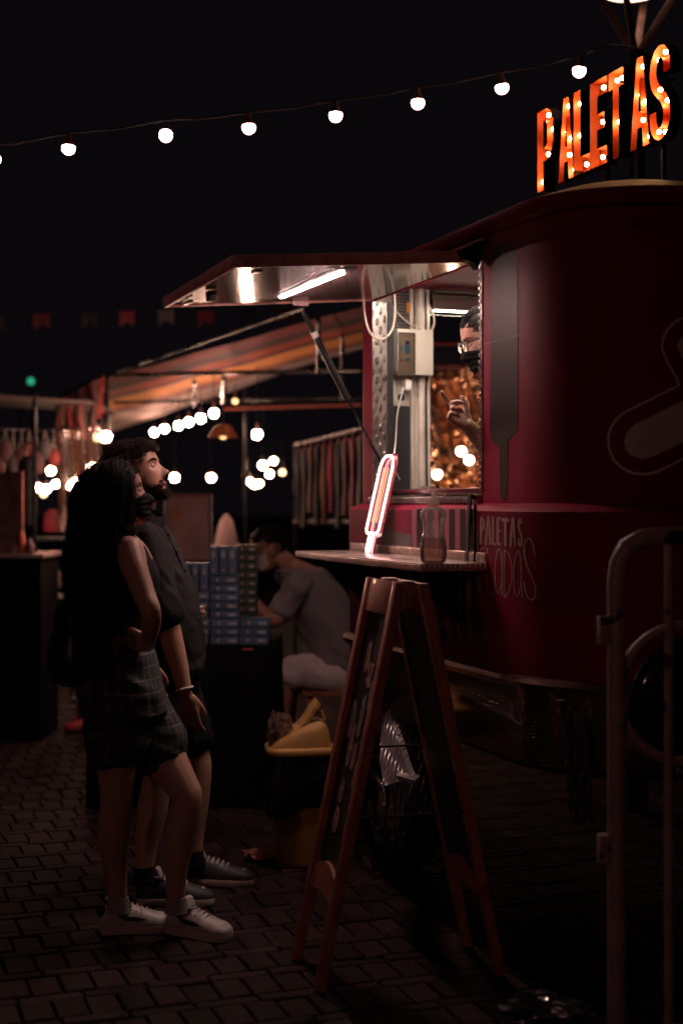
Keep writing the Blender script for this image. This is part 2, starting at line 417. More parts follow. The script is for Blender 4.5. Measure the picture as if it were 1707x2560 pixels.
# opening frame
mb = MB(); mb.box((OT1 + .006, -.095, (OZ0 + OZ1) / 2), (.012, .068, OZ1 - OZ0)); mb.build('door_jamb', tread_mat('pale_tread_plate', (.66, .60, .58), .3, 40, 1), truck)
mb = MB(); mb.box((OT1 + .003, -.142, (OZ0 + OZ1) / 2), (.03, .024, OZ1 - OZ0)); mb.build('rubber_seal', M_BLACK, truck)
mb = MB(); mb.box((OT0 - .005, -.09, (OZ0 + OZ1) / 2), (.010, .07, OZ1 - OZ0)); mb.build('door_jamb', tread_mat('pale_tread_plate', (.7, .7, .7), .3), truck)
mb = MB()
for k in range(34): mb.box((OT0 + .001, -.054, OZ0 + .02 + k * .0242), (.006, .010, .012))
mb.build('rivet_strip', M_STEEL, truck, bevel=.001)
mb = MB(); mb.tube([(OT0, -.062, 1.560), (OT1, -.062, 1.560)], .013, 12); mb.build('sill_tube', mat('dark_red_enamel', (.10, .012, .02), .25, coat=.5), truck, smooth=True)
mb = MB(); mb.box(((OT0 + OT1) / 2, -.052, 1.528), (OT1 - OT0, .016, .026)); mb.build('sill_trim', M_STEEL, truck)
mb = MB()
for k in range(84): mb.box((OT0 + .012 + k * .0131, -.043, 1.528), (.005, .005, .022))
mb.build('ribbed_trim', M_STEEL, truck, bevel=.001, seg=1)
# end window: gasket, pane, top frames
def rrect(m0, m1, z0, z1, r, n=6):
    P = []
    for cx, cz, a0 in ((m1 + r, z1 - r, 90), (m1 + r, z0 + r, 180), (m0 - r, z0 + r, 270), (m0 - r, z1 - r, 0)):
        for k in range(n + 1):
            a = R(a0 + 90 * k / n); P.append((cx + r * math.cos(a), cz + r * math.sin(a)))
    return P
ga = rrect(WM0 + .012, WM1 - .012, WZ0 - .01, WZ1 + .012, .05); gb = rrect(WM0 - .012, WM1 + .012, WZ0 + .02, WZ1 - .012, .035)
mb = MB(); mb.rings([[(FT - .012, a, b) for a, b in ga], [(FT - .012, a, b) for a, b in gb], [(FT + .03, a, b) for a, b in gb], [(FT + .03, a, b) for a, b in ga]], closed=True)
mb.build('window_gasket', mat('navy_rubber', (.016, .018, .026), .5), truck, smooth=True, angle=30)
mb = MB(); mb.add([(FT + .02, WM0, WZ0), (FT + .02, WM1, WZ0), (FT + .02, WM1, WZ1), (FT + .02, WM0, WZ1)], [(0, 1, 2, 3)])
mb.build('window_pane', glass('window_glass', (1, 1, 1), .03, 1.35, .85), truck)
mb = MB(); zt = fw(1100, 712).z
mb.bar((FT - .008, WM0 + .02, zt + .012), (FT - .008, WM1, zt + .012), .02, .014)
mb.bar((FT - .006, WM0 + .028, zt + .02), (FT - .006, WM0 + .028, WZ0), .012, .010)
mb.build('window_trim', M_STEEL, truck)
mb = MB(); a = fw(1040, 697); mb.bar((FT - .006, a.y, a.z), (FT - .006, WM1, a.z), .006, .012); mb.build('panel_joint', M_BLACK, truck)
mb = MB(); a = fw(1085, 742); mb.tube([(FT - .03, WM0 - .02, a.z), (FT - .03, WM1, a.z)], .016, 10); mb.build('ceiling_rail', M_STEEL, truck, smooth=True)
a = fw(1073, 773); mb = MB()
mb.box((FT - .05, (a.y - .9) / 2 - .0, a.z - .012), (.012, abs(-.9 - a.y), .004)); mb.build('led_reflection_strip', M_LEDI, truck)  # glowing strip put in for the LED's reflection in the window glass
mb = MB(); mb.box((FT - .05, (a.y - .9) / 2, a.z + .018), (.02, abs(-.9 - a.y), .055)); mb.build('light_channel', mat('dull_pinkish_metal', (.4, .3, .28), .3, .8), truck)
# assumed ceiling strip above the counter, added to light the opening and server
mb = MB(); mb.box((.52, -.13, 2.462), (1.34, .022, .012)); cl_ = mb.build('assumed_counter_light', M_STEEL, truck)
mb = MB(); mb.box((.52, -.13, 2.4545), (1.30, .016, .003)); mb.build('assumed_light_tape', emis('assumed_counter_led', (1, .82, .67), 165), cl_)
# perforated panel
a = fw(978, 700); b = fw(1036, 826); mb = MB(); nx, nz = 10, 22
x0, x1, z1, z0 = a.y, b.y, a.z + .1, b.z
cw = (x1 - x0) / nx; chh = (z1 - z0) / nz
for i in range(nx + 1): mb.box((FT - .006, x0 + cw * i, (z0 + z1) / 2), (.002, .0026, z1 - z0))
for j in range(nz + 1): mb.box((FT - .0065, (x0 + x1) / 2, z0 + chh * j), (.002, abs(x1 - x0), .0026))
mb.build('perforated_panel', M_STEEL, truck)
mb = MB(); mb.box((FT - .0015, (x0 + x1) / 2, (z0 + z1) / 2), (.003, abs(x1 - x0), z1 - z0)); mb.build('dark_backing', M_DARKWALL, truck)
a = fw(1015, 757); b = fw(1029, 783); mb = MB(); mb.box((FT - .0095, (a.y + b.y) / 2, (a.z + b.z) / 2), (.002, abs(a.y - b.y), abs(a.z - b.z))); mb.build('warning_sticker', mat('orange_sticker', (.7, .25, .03), .5), truck)
# conduits
for u, r in ((1026, .009), (1047, .017), (1066, .008)):
    a = fw(u, 640); b = fw(u + 4, 1235); mb = MB()
    mb.tube([(FT - r, a.y, a.z), (FT - r, b.y, b.z)], r, 12); mb.build('conduit', M_PIPE, truck, smooth=True)
# dark lower panel + breaker box + socket
a = fw(976, 1015); b = fw(1023, 1240); mb = MB(); mb.box((FT - .005, (a.y + b.y) / 2, (a.z + b.z) / 2), (.01, abs(a.y - b.y), abs(a.z - b.z))); mb.build('lower_panel', M_DARKWALL, truck)
a = fw(975, 826); b = fw(1069, 942); bx = MB(); bx.box((FT - .04, (a.y + b.y) / 2, (a.z + b.z) / 2), (.07, abs(a.y - b.y) - .01, abs(a.z - b.z)))
box_ = bx.build('breaker_box', M_CREAM, truck, bevel=.005)
FB = FT - .077; fb = lambda u, v: onp(u, v, 0, FB)
a = fb(996, 832); b = fb(1036, 937); mb = MB(); cxm, czm = (a.y + b.y) / 2, (a.z + b.z) / 2; w_, h_ = abs(a.y - b.y), abs(a.z - b.z)
for s in (-1, 1):
    mb.box((FB, cxm + s * w_ / 2, czm), (.008, .005, h_)); mb.box((FB, cxm, czm + s * h_ / 2), (.008, w_, .005))
mb.build('cover_frame', mat('grey_plastic', (.3, .28, .26), .4), box_)
mb = MB(); mb.box((FB - .006, cxm, czm), (.003, w_, h_)); mb.build('clear_cover', glass('clear_cover_plastic', (.9, .85, .8), .08, 1.5, .9), box_)
for (u0, v0, u1, v1, c) in ((1013, 862, 1024, 884, (.03, .2, .42)), (1014, 852, 1023, 861, (.03, .06, .15)), (1013, 895, 1024, 903, (.03, .2, .42)), (1001, 898, 1007, 904, (.6, .08, .03)), (1001, 862, 1005, 878, (.1, .35, .5))):
    a = fb(u0, v0); b = fb(u1, v1); mb = MB(); mb.box((FB + .001, (a.y + b.y) / 2, (a.z + b.z) / 2), (.012, abs(a.y - b.y), abs(a.z - b.z)))
    mb.build('breaker_switch', mat('switch_%d_%d' % (u0, v0), c, .4), box_, bevel=.001)
a = fw(976, 947); b = fw(1019, 1016); mb = MB(); mb.box((FT - .008, (a.y + b.y) / 2, (a.z + b.z) / 2), (.014, abs(a.y - b.y), abs(a.z - b.z)))
sock = mb.build('socket_plate', M_CREAM, truck, bevel=.003)
a = fw(999, 994); mb = MB(); mb.lathe([(.016, 0), (.016, .006), (.001, .006)], (0, 0, 0), 16, Matrix.Translation((FT - .014, a.y, a.z)) @ Matrix.Rotation(R(-90), 4, 'Y')); mb.build('socket_outlet', M_BLACK, sock)
a = fw(1007, 965); chg = MB(); chg.box((FT - .045, a.y, a.z), (.05, .028, .044))
ch = thing('phone_charger', TM @ Vector((FT - .045, a.y, a.z)), 'white phone charger plugged into the wall socket inside the truck', 'charger', rz=TH)
mb = MB(); mb.box((0, 0, 0), (.05, .030, .046)); mb.build('charger_body', mat('white_plastic', (.8, .78, .74), .3), ch, bevel=.006)
cpath = [onp(u, v, 0, q) for u, v, q in ((1008, 968, 1.33), (1004, 985, 1.31), (997, 1015, 1.31), (992, 1040, 1.31), (990, 1080, 1.30), (988, 1110, 1.28), (984, 1140, 1.2), (981, 1160, 1.15), (978, 1200, 1.1))]
cpath = [Vector(p[:3]) for p in spline([tuple(p) for p in cpath], 5)]
mb = MB(); mb.tube([TI @ (TM @ p) - Vector((FT - .045, a.y, a.z)) for p in cpath], .0028, 6); mb.build('charging_cable', mat('white_plastic', (.8, .78, .74), .3), ch, smooth=True)
def cable(name, pts, r, m, parent, n=6):
    mb = MB(); mb.tube([Vector(p[:3]) for p in spline([tuple(p) for p in pts], n)], r, 6); return mb.build(name, m, parent, smooth=True)
cable('power_cord', [onp(850 + x * .3189, 620 + y * .3189, 0, q) for x, y, q in ((186, 330, 1.18), (186, 400, 1.18), (200, 560, 1.19), (240, 670, 1.2), (300, 715, 1.22), (360, 700, 1.24), (410, 630, 1.26), (432, 500, 1.28), (425, 330, 1.3), (420, 150, 1.33))], .0042, M_CORD, truck)
cable('power_cord', [onp(850 + x * .3189, 620 + y * .3189, 0, q) for x, y, q in ((400, 440, 1.38), (460, 520, 1.38), (540, 590, 1.375), (640, 635, 1.36), (690, 655, 1.34), (722, 635, 1.33), (738, 570, 1.33), (715, 490, 1.35), (685, 430, 1.37))], .0042, M_CORD, truck)
# serving hatch ------------------------------------------------------
HA = Vector((0, -.05, 2.386)); HB = Vector((0, .86, 2.316)); hd = (HB - HA).normalized(); hn = Vector((0, -hd.z, hd.y))
hatch_m = Matrix.Translation((OT0, HA.y, HA.z)) @ Matrix(((1, 0, 0, 0), (0, hd.y, hn.y, 0), (0, hd.z, hn.z, 0), (0, 0, 0, 1)))
HW, HD = 1.05, (HB - HA).length          # hatch frame: x along, y outwards, z up through it
mb = MB(); mb.box((HW / 2, HD / 2, .022), (HW, HD, .030), hatch_m); hatch = mb.build('serving_hatch', M_RED2, truck, bevel=.002)
mb = MB()
for c, d in (((HW / 2, HD, .019), (HW + .024, .016, .042)), ((0, HD / 2, .019), (.016, HD - .012, .042)), ((HW, HD / 2, .019), (.016, HD - .012, .042))): mb.box(c, d, hatch_m)
mb.build('hatch_frame', mat('worn_red_frame', (.60, .28, .24), .45, 0, var=.3, vscale=20, bump=.05), hatch, bevel=.002)
mb = MB(); mb.box((HW / 2, HD / 2, .0045), (HW - .02, HD - .02, .003), hatch_m); mb.build('hatch_lining', M_PINKLAM, hatch)
hinv = hatch_m.inverted()
def onh(u, v, z=0.0):
    c = hinv @ CAML; d = hinv.to_3x3() @ ray(u, v); return c + d * ((z - c.z) / d.z)
a = onh(703, 744); b = onh(857, 683)
mb = MB(); mb.bar(hatch_m @ Vector((a.x, a.y, .0025)), hatch_m @ Vector((b.x, b.y, .0025)), .016, .004); mb.build('led_profile', M_STEEL, hatch)
mb = MB(); mb.bar(hatch_m @ Vector((a.x, a.y, -.001)), hatch_m @ Vector((b.x, b.y, -.001)), .0085, .002); mb.build('led_strip', M_LED, hatch)
cable('led_cable', [hatch_m @ onh(u, v, -.003) for u, v in ((690, 742), (740, 715), (790, 690), (830, 675), (870, 668))], .002, M_BLACK, hatch)
# latch and fittings on the hatch
a = onh(528, 728); mb = MB(); mb.box((a.x, a.y, -.018), (.05, .035, .036), hatch_m); mb.build('latch', M_BLACK, hatch, bevel=.004)
a = onh(470, 752); mb = MB(); mb.box((a.x, a.y, -.006), (.10, .02, .010), hatch_m); mb.build('catch_plate', M_STEEL, hatch, bevel=.002)
a = onh(642, 673); mb = MB(); mb.box((a.x, a.y, -.006), (.05, .03, .012), hatch_m); mb.build('catch_plate', M_STEEL, hatch, bevel=.002)
# gas strut
a = onh(752, 750); sa = hatch_m @ Vector((HW - .01, a.y, -.02))
sa = onp(752, 757, 0, OT0 + HW - .02)
mb = MB(); mb.box((sa.x, sa.y, sa.z + .012), (.012, .07, .05)); mb.build('strut_bracket', M_PINKLAM, hatch, bevel=.006)
s0 = onp(757, 778, 0, OT0 + HW - .035); s1 = onp(870, 1000, 0, OT0 + HW - .0); s2 = onp(957, 1165, 0, OT1 - .03)
mb = MB(); mb.tube([s0, s0.lerp(s1, .22)], .009, 10); mb.tube([s0.lerp(s1, .22), s1], .0145, 12)
strut = mb.build('gas_strut', M_BLACKMET, truck, smooth=True, angle=60)
mb = MB(); mb.tube([s1, s2], .006, 8); mb.build('strut_rod', M_BLACKMET, strut, smooth=True)
mb = MB(); mb.tube([s0.lerp(s1, .23), s0.lerp(s1, .29)], .0152, 12); mb.build('strut_label', mat('grey_sticker', (.3, .28, .27), .5), strut)
# cloth scrap at the hinge
mb = MB(); a = onp(1175, 622, 1, -.03); 
pts = [onp(u, v, 1, m) for u, v, m in ((1150, 626, .05), (1203, 604, -.04), (1206, 640, -.05), (1198, 660, -.045), (1192, 675, -.03), (1182, 655, .0), (1160, 648, .04))]
mb.add(pts + [p + Vector((.01, .012, 0)) for p in pts], [tuple(range(7)), tuple(range(13, 6, -1))] + [(i, (i + 1) % 7, 7 + (i + 1) % 7, 7 + i) for i in range(7)])
mb.build('hinge_flap', M_BLACK, truck)
# counter shelf -------------------------------------------------------
SL, SD, SZ = 1.386, .253, 1.281
mb = MB(); mb.box((SL / 2, SD / 2 + .001, SZ + .014), (SL, SD, .028)); shelf = mb.build('counter_shelf', tread_mat('pale_shelf_plate', (.66, .53, .49), .30, 90, .8, .85, True), truck, bevel=.002)
mb = MB()
for k in range(74): mb.box((.012 + k * .0187, SD + .003, SZ + .014), (.0075, .006, .020))
for k in range(13): mb.box((-.002, .012 + k * .019, SZ + .016), (.005, .0085, .020))
mb.build('ribbed_edge', mat('warm_aluminium', (.80, .62, .52), .34, .45), shelf, bevel=.0015, seg=1)
mb = MB(); mb.box((SL / 2, .006, SZ + .045), (SL - .02, .006, .034))
for k in range(72): mb.box((.02 + k * .0188, .0105, SZ + .045), (.007, .004, .024))
mb.build('back_upstand', mat('warm_aluminium', (.80, .62, .52), .34, .45), shelf, bevel=.001, seg=1)
mb = MB(); a = onp(1174, 1238, 1, .004); b = onp(1166, 1408, 1, .012)
mb.bar(a, b, .022, .006, up=(0, 1, 0)); mb.tube([onp(1174, 1238, 1, .004), onp(1190, 1246, 1, -.02)], .008, 8); mb.build('shelf_stay', mat('dark_grey_metal', (.06, .05, .05), .35, .8), shelf)
mb = MB(); mb.tube([onp(1187, 1262, 1, .010), onp(1187, 1412, 1, .010)], .006, 10); mb.build('shelf_post', M_BLACKMET, shelf, smooth=True)
for t in (.25, 1.15):
    mb = MB(); mb.hexa([(t, .0, SZ - .2), (t + .02, .0, SZ - .2), (t + .02, .01, SZ - .2), (t, .01, SZ - .2)], [(t, .0, SZ), (t + .02, .0, SZ), (t + .02, .22, SZ), (t, .22, SZ)]); mb.build('shelf_bracket', M_BLACKMET, shelf)

# decals ----------------------------------------------------------------
decal('ice_pop_decal', M_BROWN, [fillpoly([(1231, 640), (1240, 610), (1262, 596), (1284, 608), (1293, 640), (1295, 1075), (1291, 1095), (1270, 1099), (1268, 1240), (1262, 1252), (1255, 1252), (1249, 1235), (1248, 1100), (1229, 1102), (1224, 1090)], 30)], S_UP, truck)
c5 = lambda x, y: (1400 + x * .2552, 700 + y * .2551)
M_CREAMN = mat('lightened_cream_vinyl', (.62, .42, .35), .55, 0, var=.15, vscale=8)  # the letters' cream, colour raised to make up for weak light on the nose
decal('ice_pop_outline', M_CREAMN, [ribbon2([c5(*p) for p in ((1400, 330), (1300, 340), (1203, 370), (1120, 410), (1040, 490), (1000, 580), (990, 660), (1020, 750), (1165, 1030), (640, 1290), (560, 1350), (500, 1430), (470, 1530), (475, 1650), (520, 1760), (600, 1840), (700, 1890), (820, 1905), (940, 1880), (1203, 1750), (1450, 1625))], 6.6, dens=6)], S_UP, truck)
decal('ice_pop_fill', M_CREAMN, [fillpoly([c5(*p) for p in ((1400, 1080), (1203, 1180), (700, 1430), (650, 1490), (620, 1580), (640, 1670), (700, 1730), (800, 1760), (890, 1740), (1203, 1590), (1400, 1490))], 16)], S_UP, truck)
decal('ice_pop_fill', M_CREAMN, [fillpoly([c5(*p) for p in ((1400, 480), (1290, 490), (1203, 540), (1150, 600), (1140, 660), (1203, 800), (1400, 1050))], 10)], S_UP, truck)
c8 = lambda x, y: (1150 + x * .1913, 1200 + y * .1913)
fat = {'P': [([(272, 500), (268, 830)], 5.6), ([(285, 492), (308, 520), (312, 590), (300, 640), (282, 660)], 5.0)],
       'A': [([(368, 485), (352, 620), (338, 835)], 5.0), ([(372, 485), (388, 620), (396, 835)], 5.0), ([(350, 700), (390, 700)], 5.5)],
       'L': [([(428, 485), (430, 830)], 5.0), ([(435, 832), (458, 838)], 5.4)],
       'E': [([(492, 510), (492, 820)], 6.4), ([(495, 500), (522, 500)], 6.0), ([(495, 660), (518, 665)], 6.0), ([(500, 835), (522, 838)], 6.4)],
       'T': [([(562, 520), (618, 525)], 10), ([(592, 560), (596, 850)], 5.6)],
       'A.': [([(690, 500), (675, 640), (660, 860)], 5.4), ([(694, 500), (708, 640), (722, 860)], 5.4), ([(672, 730), (712, 735)], 6.0)],
       'S': [([(800, 560), (792, 510), (772, 520), (762, 570), (772, 640), (800, 710), (808, 780), (800, 850), (782, 865), (768, 830), (764, 770)], 5.2)]}
for ch_, st in fat.items():
    decal('painted_letter', M_CREAMV, [ribbon2([c8(*p) for p in P], w, dens=3) for P, w in st], S_LO, truck)
thin = {'H': [[(160, 735), (160, 1440)], [(232, 690), (232, 1440)], [(160, 1060), (232, 1045)]],
        'E': [[(322, 882), (265, 905), (258, 1000), (258, 1400), (275, 1455), (325, 1465)], [(262, 1190), (300, 1185)]],
        'L': [[(358, 885), (358, 1440), (380, 1470), (438, 1465)]],
        'A': [[(548, 1500), (548, 1100), (535, 960), (512, 895), (488, 930), (466, 1050), (458, 1200), (462, 1350), (478, 1450), (500, 1475), (520, 1440), (545, 1330)]],
        'D': [[(580, 915), (578, 1500), (620, 1480), (660, 1380), (678, 1220), (668, 1080), (630, 960), (582, 912)]],
        'O': [[(760, 918), (735, 970), (710, 1090), (702, 1230), (708, 1400), (738, 1515), (770, 1480), (796, 1330), (798, 1100), (786, 980), (762, 920)], [(798, 1150), (806, 1400), (812, 1530)]],
        'S': [[(975, 995), (960, 880), (920, 775), (885, 765), (850, 810), (835, 900), (850, 1030), (900, 1180), (960, 1330), (988, 1440), (970, 1540), (930, 1565), (885, 1530), (850, 1440), (835, 1330)]]}
for ch_, st in thin.items():
    decal('painted_letter', M_CREAMV, [ribbon2([c8(*p) for p in [tuple(q) for q in spline(P, 4)]] if ch_ in 'AOSD' else [c8(*p) for p in P], 2.6 if ch_ != 'S' else 4.4, dens=4) for P in st], S_LO, truck)
for k in range(6):
    u = 1030 + 27 * k; y1 = 1620 - 6 * k
    decal('stripe', M_PINKV, [fillpoly([(u, 1272), (u + 12, 1272), (u + 12, y1), (u, y1 - 40)], 8)], S_LO, truck)
    decal('stripe', M_BROWN, [fillpoly([(u + 13, 1272), (u + 26, 1272), (u + 26, y1 + 15), (u + 13, y1 - 20)], 8)], S_LO, truck)
decal('ice_pop_decal', mat('taupe_vinyl', (.075, .055, .045), .5), [fillpoly([(962, 1330), (975, 1322), (1020, 1326), (1034, 1345), (1036, 1420), (1028, 1480), (962, 1480), (955, 1420)], 10)], S_LO, truck)
decal('scratch', M_CREAMV, [ribbon2([(1205, 861), (1250, 851), (1303, 837)], .9, dens=8)], S_UP, truck, .0035)
# running light and scratches on the rounded nose
a = S_UP(1585, 560, .004); mb = MB(); mb.ell(a, (.012, .035, .009), 10, 6); mb.build('marker_light', mat('amber_lens', (.25, .06, .02), .3), truck, smooth=True)
# wheel + fender ----------------------------------------------------------
WC = Vector((1.02, .0, .29))
MW = Matrix.Translation(WC) @ Matrix.Rotation(R(-90), 4, 'X')     # local z -> outwards
mb = MB(); mb.lathe([(.16, -.17), (.24, -.18), (.275, -.165), (.29, -.13), (.29, -.03), (.275, .005), (.24, .015), (.19, .008)], n=36, M=MW, cap=False)
wheel = mb.build('wheel', mat('tyre_rubber', (.015, .014, .015), .7, bump=.1), truck, smooth=True)
mb = MB(); mb.lathe([(.195, .004), (.185, .016), (.178, .006), (.165, .004), (.150, .014), (.12, .026), (.10, .020), (.09, .034), (.05, .045), (.002, .048)], n=36, M=MW, cap=False); mb.build('hubcap', M_CHROME, wheel, smooth=True, angle=60)
mb = MB()
arc = lambda r, a: (WC.x + r * math.cos(R(a)), WC.z + r * math.sin(R(a)))
mb.grid(lambda p, q: (*((arc(.36, 200 - 190 * p)[0], -.10 + .19 * q)), arc(.36, 200 - 190 * p)[1]), 16, 2)
mb.build('fender', M_TREAD, truck, smooth=True)
pl = [onp(u, v, 1, m_) for u, v, m_ in ((955, 1795, .14), (972, 1775, .14), (1012, 1905, .27), (1024, 1938, .30), (1005, 1952, .31), (960, 1965, .31), (948, 1900, .25))]
k = len(pl); mb = MB(); mb.add(pl + [p + Vector((0, -.02, 0)) for p in pl], [tuple(range(k)), tuple(range(2 * k - 1, k - 1, -1))] + [(i, (i + 1) % k, k + (i + 1) % k, k + i) for i in range(k)])
mb.build('fender_plate', M_TREAD, truck)
mb = MB(); a = onp(1000, 1918, 1, .1); b = onp(1050, 1936, 1, .1)
q4 = [onp(1000, 1925, 1, .27), onp(990, 1938, 1, .34), onp(1036, 1952, 1, .34), onp(1050, 1938, 1, .27)]; mb.hexa(q4, [p - Vector((0, 0, .012)) for p in q4]); mb.build('foot_step', M_TREAD, truck)
mb = MB(); mb.box((.45, -.95, .58), (1.8, .1, .08)); mb.build('chassis_beam', M_BLACKMET, truck)
for nm, pp in (('wheel_chock', ((905, 2140), (918, 2150), (924, 2205), (908, 2212))), ('wheel_chock', ((936, 2195), (950, 2185), (944, 2225), (932, 2232)))):
    q = [onp(u, v, 1, .05) for u, v in pp]; q = [Vector((p.x, p.y, max(p.z, .002))) for p in q]
    base = Vector((sum(p.x for p in q) / 4, .05, 0))
    mb = MB(); z0 = min(p.z for p in q)
    mb.add([p - Vector((0, 0, z0 - .002)) for p in q] + [p - Vector((0, .012, z0 - .002)) for p in q], [(0, 1, 2, 3), (7, 6, 5, 4), (0, 4, 5, 1), (1, 5, 6, 2), (2, 6, 7, 3), (3, 7, 4, 0)])
    o_ = mb.build('wheel_chock', mat('greyish_card', (.34, .28, .29), .7), None); o_.matrix_world = TM
    tag(o_, 'pale card wedged under the truck wheel', 'wedge', 'cards under the truck wheel')
# ------------------------------------------------------------------ ground
M_MORTAR = mat('dark_sand_joint', (.020, .016, .015), .9, 0, var=.4, vscale=20, bump=.3, bscale=200)
def paver_mat():
    m = mat('worn_clay_paver', (.024, .0125, .013), .75, 0, var=.4, vscale=14, bump=.5, bscale=70, rvar=.15, spec=.10)
    nt = m.node_tree; N = nt.nodes; L = nt.links; b = N['Principled BSDF']
    oi = N.new('ShaderNodeObjectInfo'); ge = N.new('ShaderNodeNewGeometry')
    ad = N.new('ShaderNodeMath'); ad.operation = 'ADD'; L.new(oi.outputs['Random'], ad.inputs[0]); L.new(ge.outputs['Random Per Island'], ad.inputs[1])
    fr = N.new('ShaderNodeMath'); fr.operation = 'FRACT'; L.new(ad.outputs[0], fr.inputs[0])
    mr = N.new('ShaderNodeMapRange'); mr.inputs[3].default_value = .55; mr.inputs[4].default_value = 1.5; L.new(fr.outputs[0], mr.inputs[0])
    hs = N.new('ShaderNodeHueSaturation'); L.new(mr.outputs[0], hs.inputs['Value'])
    src = b.inputs['Base Color'].links[0].from_socket; L.new(src, hs.inputs['Color']); L.new(hs.outputs[0], b.inputs['Base Color'])
    return m
M_PAVE = paver_mat()
mb = MB(); mb.add([(-90, -20, -.014), (90, -20, -.014), (90, 160, -.014), (-90, 160, -.014)], [(0, 1, 2, 3)])
gnd = mb.build('ground', M_MORTAR); tag(gnd, kind='structure')
def brick_verts(l, w, h=.03, c=.005):
    a, b = l / 2, w / 2
    return [(-a, -b, -h), (a, -b, -h), (a, b, -h), (-a, b, -h), (-a, -b, -c), (a, -b, -c), (a, b, -c), (-a, b, -c), (-a + c, -b + c, 0), (a - c, -b + c, 0), (a - c, b - c, 0), (-a + c, b - c, 0)]
BF = [(0, 1, 5, 4), (1, 2, 6, 5), (2, 3, 7, 6), (3, 0, 4, 7), (4, 5, 9, 8), (5, 6, 10, 9), (6, 7, 11, 10), (7, 4, 8, 11), (8, 9, 10, 11)]
rnd = random.Random(3); cells = []
t = -1.6; row = 0
while t < 8.5:
    big = row % 2 == 0; dl = .165 if big else .060; dw = .100 if big else .20
    m = -2.6 + (dw * .5 if (row // 2) % 2 else 0) + rnd.uniform(0, .02)
    while m < 5.5:
        w = TM @ Vector((t + dl / 2, m + dw / 2, 0)); 
        if w.y > 3.6:
            u = CX + F * w.x / w.y; v = HV + F * CAMZ / w.y
            inside = -.55 < t < 1.5 and -1.8 < m < -.02
            if -90 < u < 1800 and v < 2640: cells.append((0 if (inside or u > 1250 or v < 1850) else 1, v, t + dl / 2, m + dw / 2, dl - .007, dw - .007, big))
        m += dw
    t += dl; row += 1
cells.sort(key=lambda c: (-c[0], -c[1]))
PMESH = {}
field = MB()
for i, (pri, v, t, m, dl, dw, big) in enumerate(cells):
    z = rnd.uniform(-.005, .002)
    if i < 300:
        if big not in PMESH:
            q = MB(); q.add(brick_verts(dl, dw), BF); PMESH[big] = q.mesh('paver', M_PAVE)
        o_ = bpy.data.objects.new('paver', PMESH[big]); COL.objects.link(o_); o_.parent = gnd
        w = TM @ Vector((t, m, 0)); o_.location = (w.x, w.y, z)
        o_.rotation_euler = (rnd.uniform(-.012, .012), rnd.uniform(-.012, .012), TH + rnd.uniform(-.015, .015))
    else:
        Mx = TM @ Matrix.Translation((t, m, z)) @ Euler((rnd.uniform(-.012, .012), rnd.uniform(-.012, .012), rnd.uniform(-.015, .015))).to_matrix().to_4x4()
        field.add(brick_verts(dl, dw), BF, Mx)
tag(field.build('paver_field', M_PAVE, gnd), kind='stuff')

# ------------------------------------------------------------------ roof sign: open channel letters with bulbs
M_LETT = mat('orange_red_letter_enamel', (.60, .10, .022), .55, 0, var=.12, vscale=12)
M_BULBW = emis('small_amber_bulb', (1, .58, .24), 70)
SM = -.70; BACK, FRONT = SM - .02, SM + .022
c1 = lambda x, y: (1150 + x * .3552, y * .3552)
LET = [('P', 543, 657), ('A', 690, 803), ('L', 797, 915), ('E', 912, 1038), ('T', 1042, 1150), ('A', 1195, 1335), ('S', 1335, 1475)]
ztop = onp(*c1(812, 672), 1, SM).z; zbot = onp(*c1(850, 1238), 1, SM).z
POLY = {'P': ([(0, 0), (.36, 0), (.36, .36), (.6, .36), (.85, .42), (1, .55), (1, .82), (.87, .94), (.6, 1), (0, 1)], [(.36, .52), (.36, .86), (.52, .86), (.64, .80), (.64, .58), (.52, .52)]),
        'A': ([(0, 0), (.34, 1), (.66, 1), (1, 0), (.68, 0), (.62, .22), (.38, .22), (.32, 0)], [(.42, .40), (.5, .78), (.58, .40)]),
        'L': ([(0, 0), (1, 0), (1, .2), (.42, .2), (.42, 1), (0, 1)], None),
        'E': ([(0, 0), (1, 0), (1, .2), (.42, .2), (.42, .42), (.85, .42), (.85, .6), (.42, .6), (.42, .81), (1, .81), (1, 1), (0, 1)], None),
        'T': ([(.3, 0), (.7, 0), (.7, .8), (1, .8), (1, 1), (0, 1), (0, .8), (.3, .8)], None)}
BULP = {'P': [(.5, .93), (.82, .72), (.5, .44), (.18, .12)], 'A': [(.5, .90), (.36, .60), (.66, .50), (.5, .31), (.84, .10)], 'L': [(.2, .86), (.2, .48), (.6, .10)],
        'E': [(.6, .905), (.55, .51), (.55, .10)], 'T': [(.35, .90), (.70, .90), (.5, .42)], 'S': [(.62, .93), (.26, .88), (.34, .55), (.72, .40), (.62, .07), (.28, .10)]}
sbase = TM @ Vector((.45, SM, 2.63))
sign = thing('marquee_sign', sbase, 'glowing orange marquee letters with round bulbs on the truck roof', 'sign', rz=TH)
SOFF = Vector((-.45, -SM, -2.63))
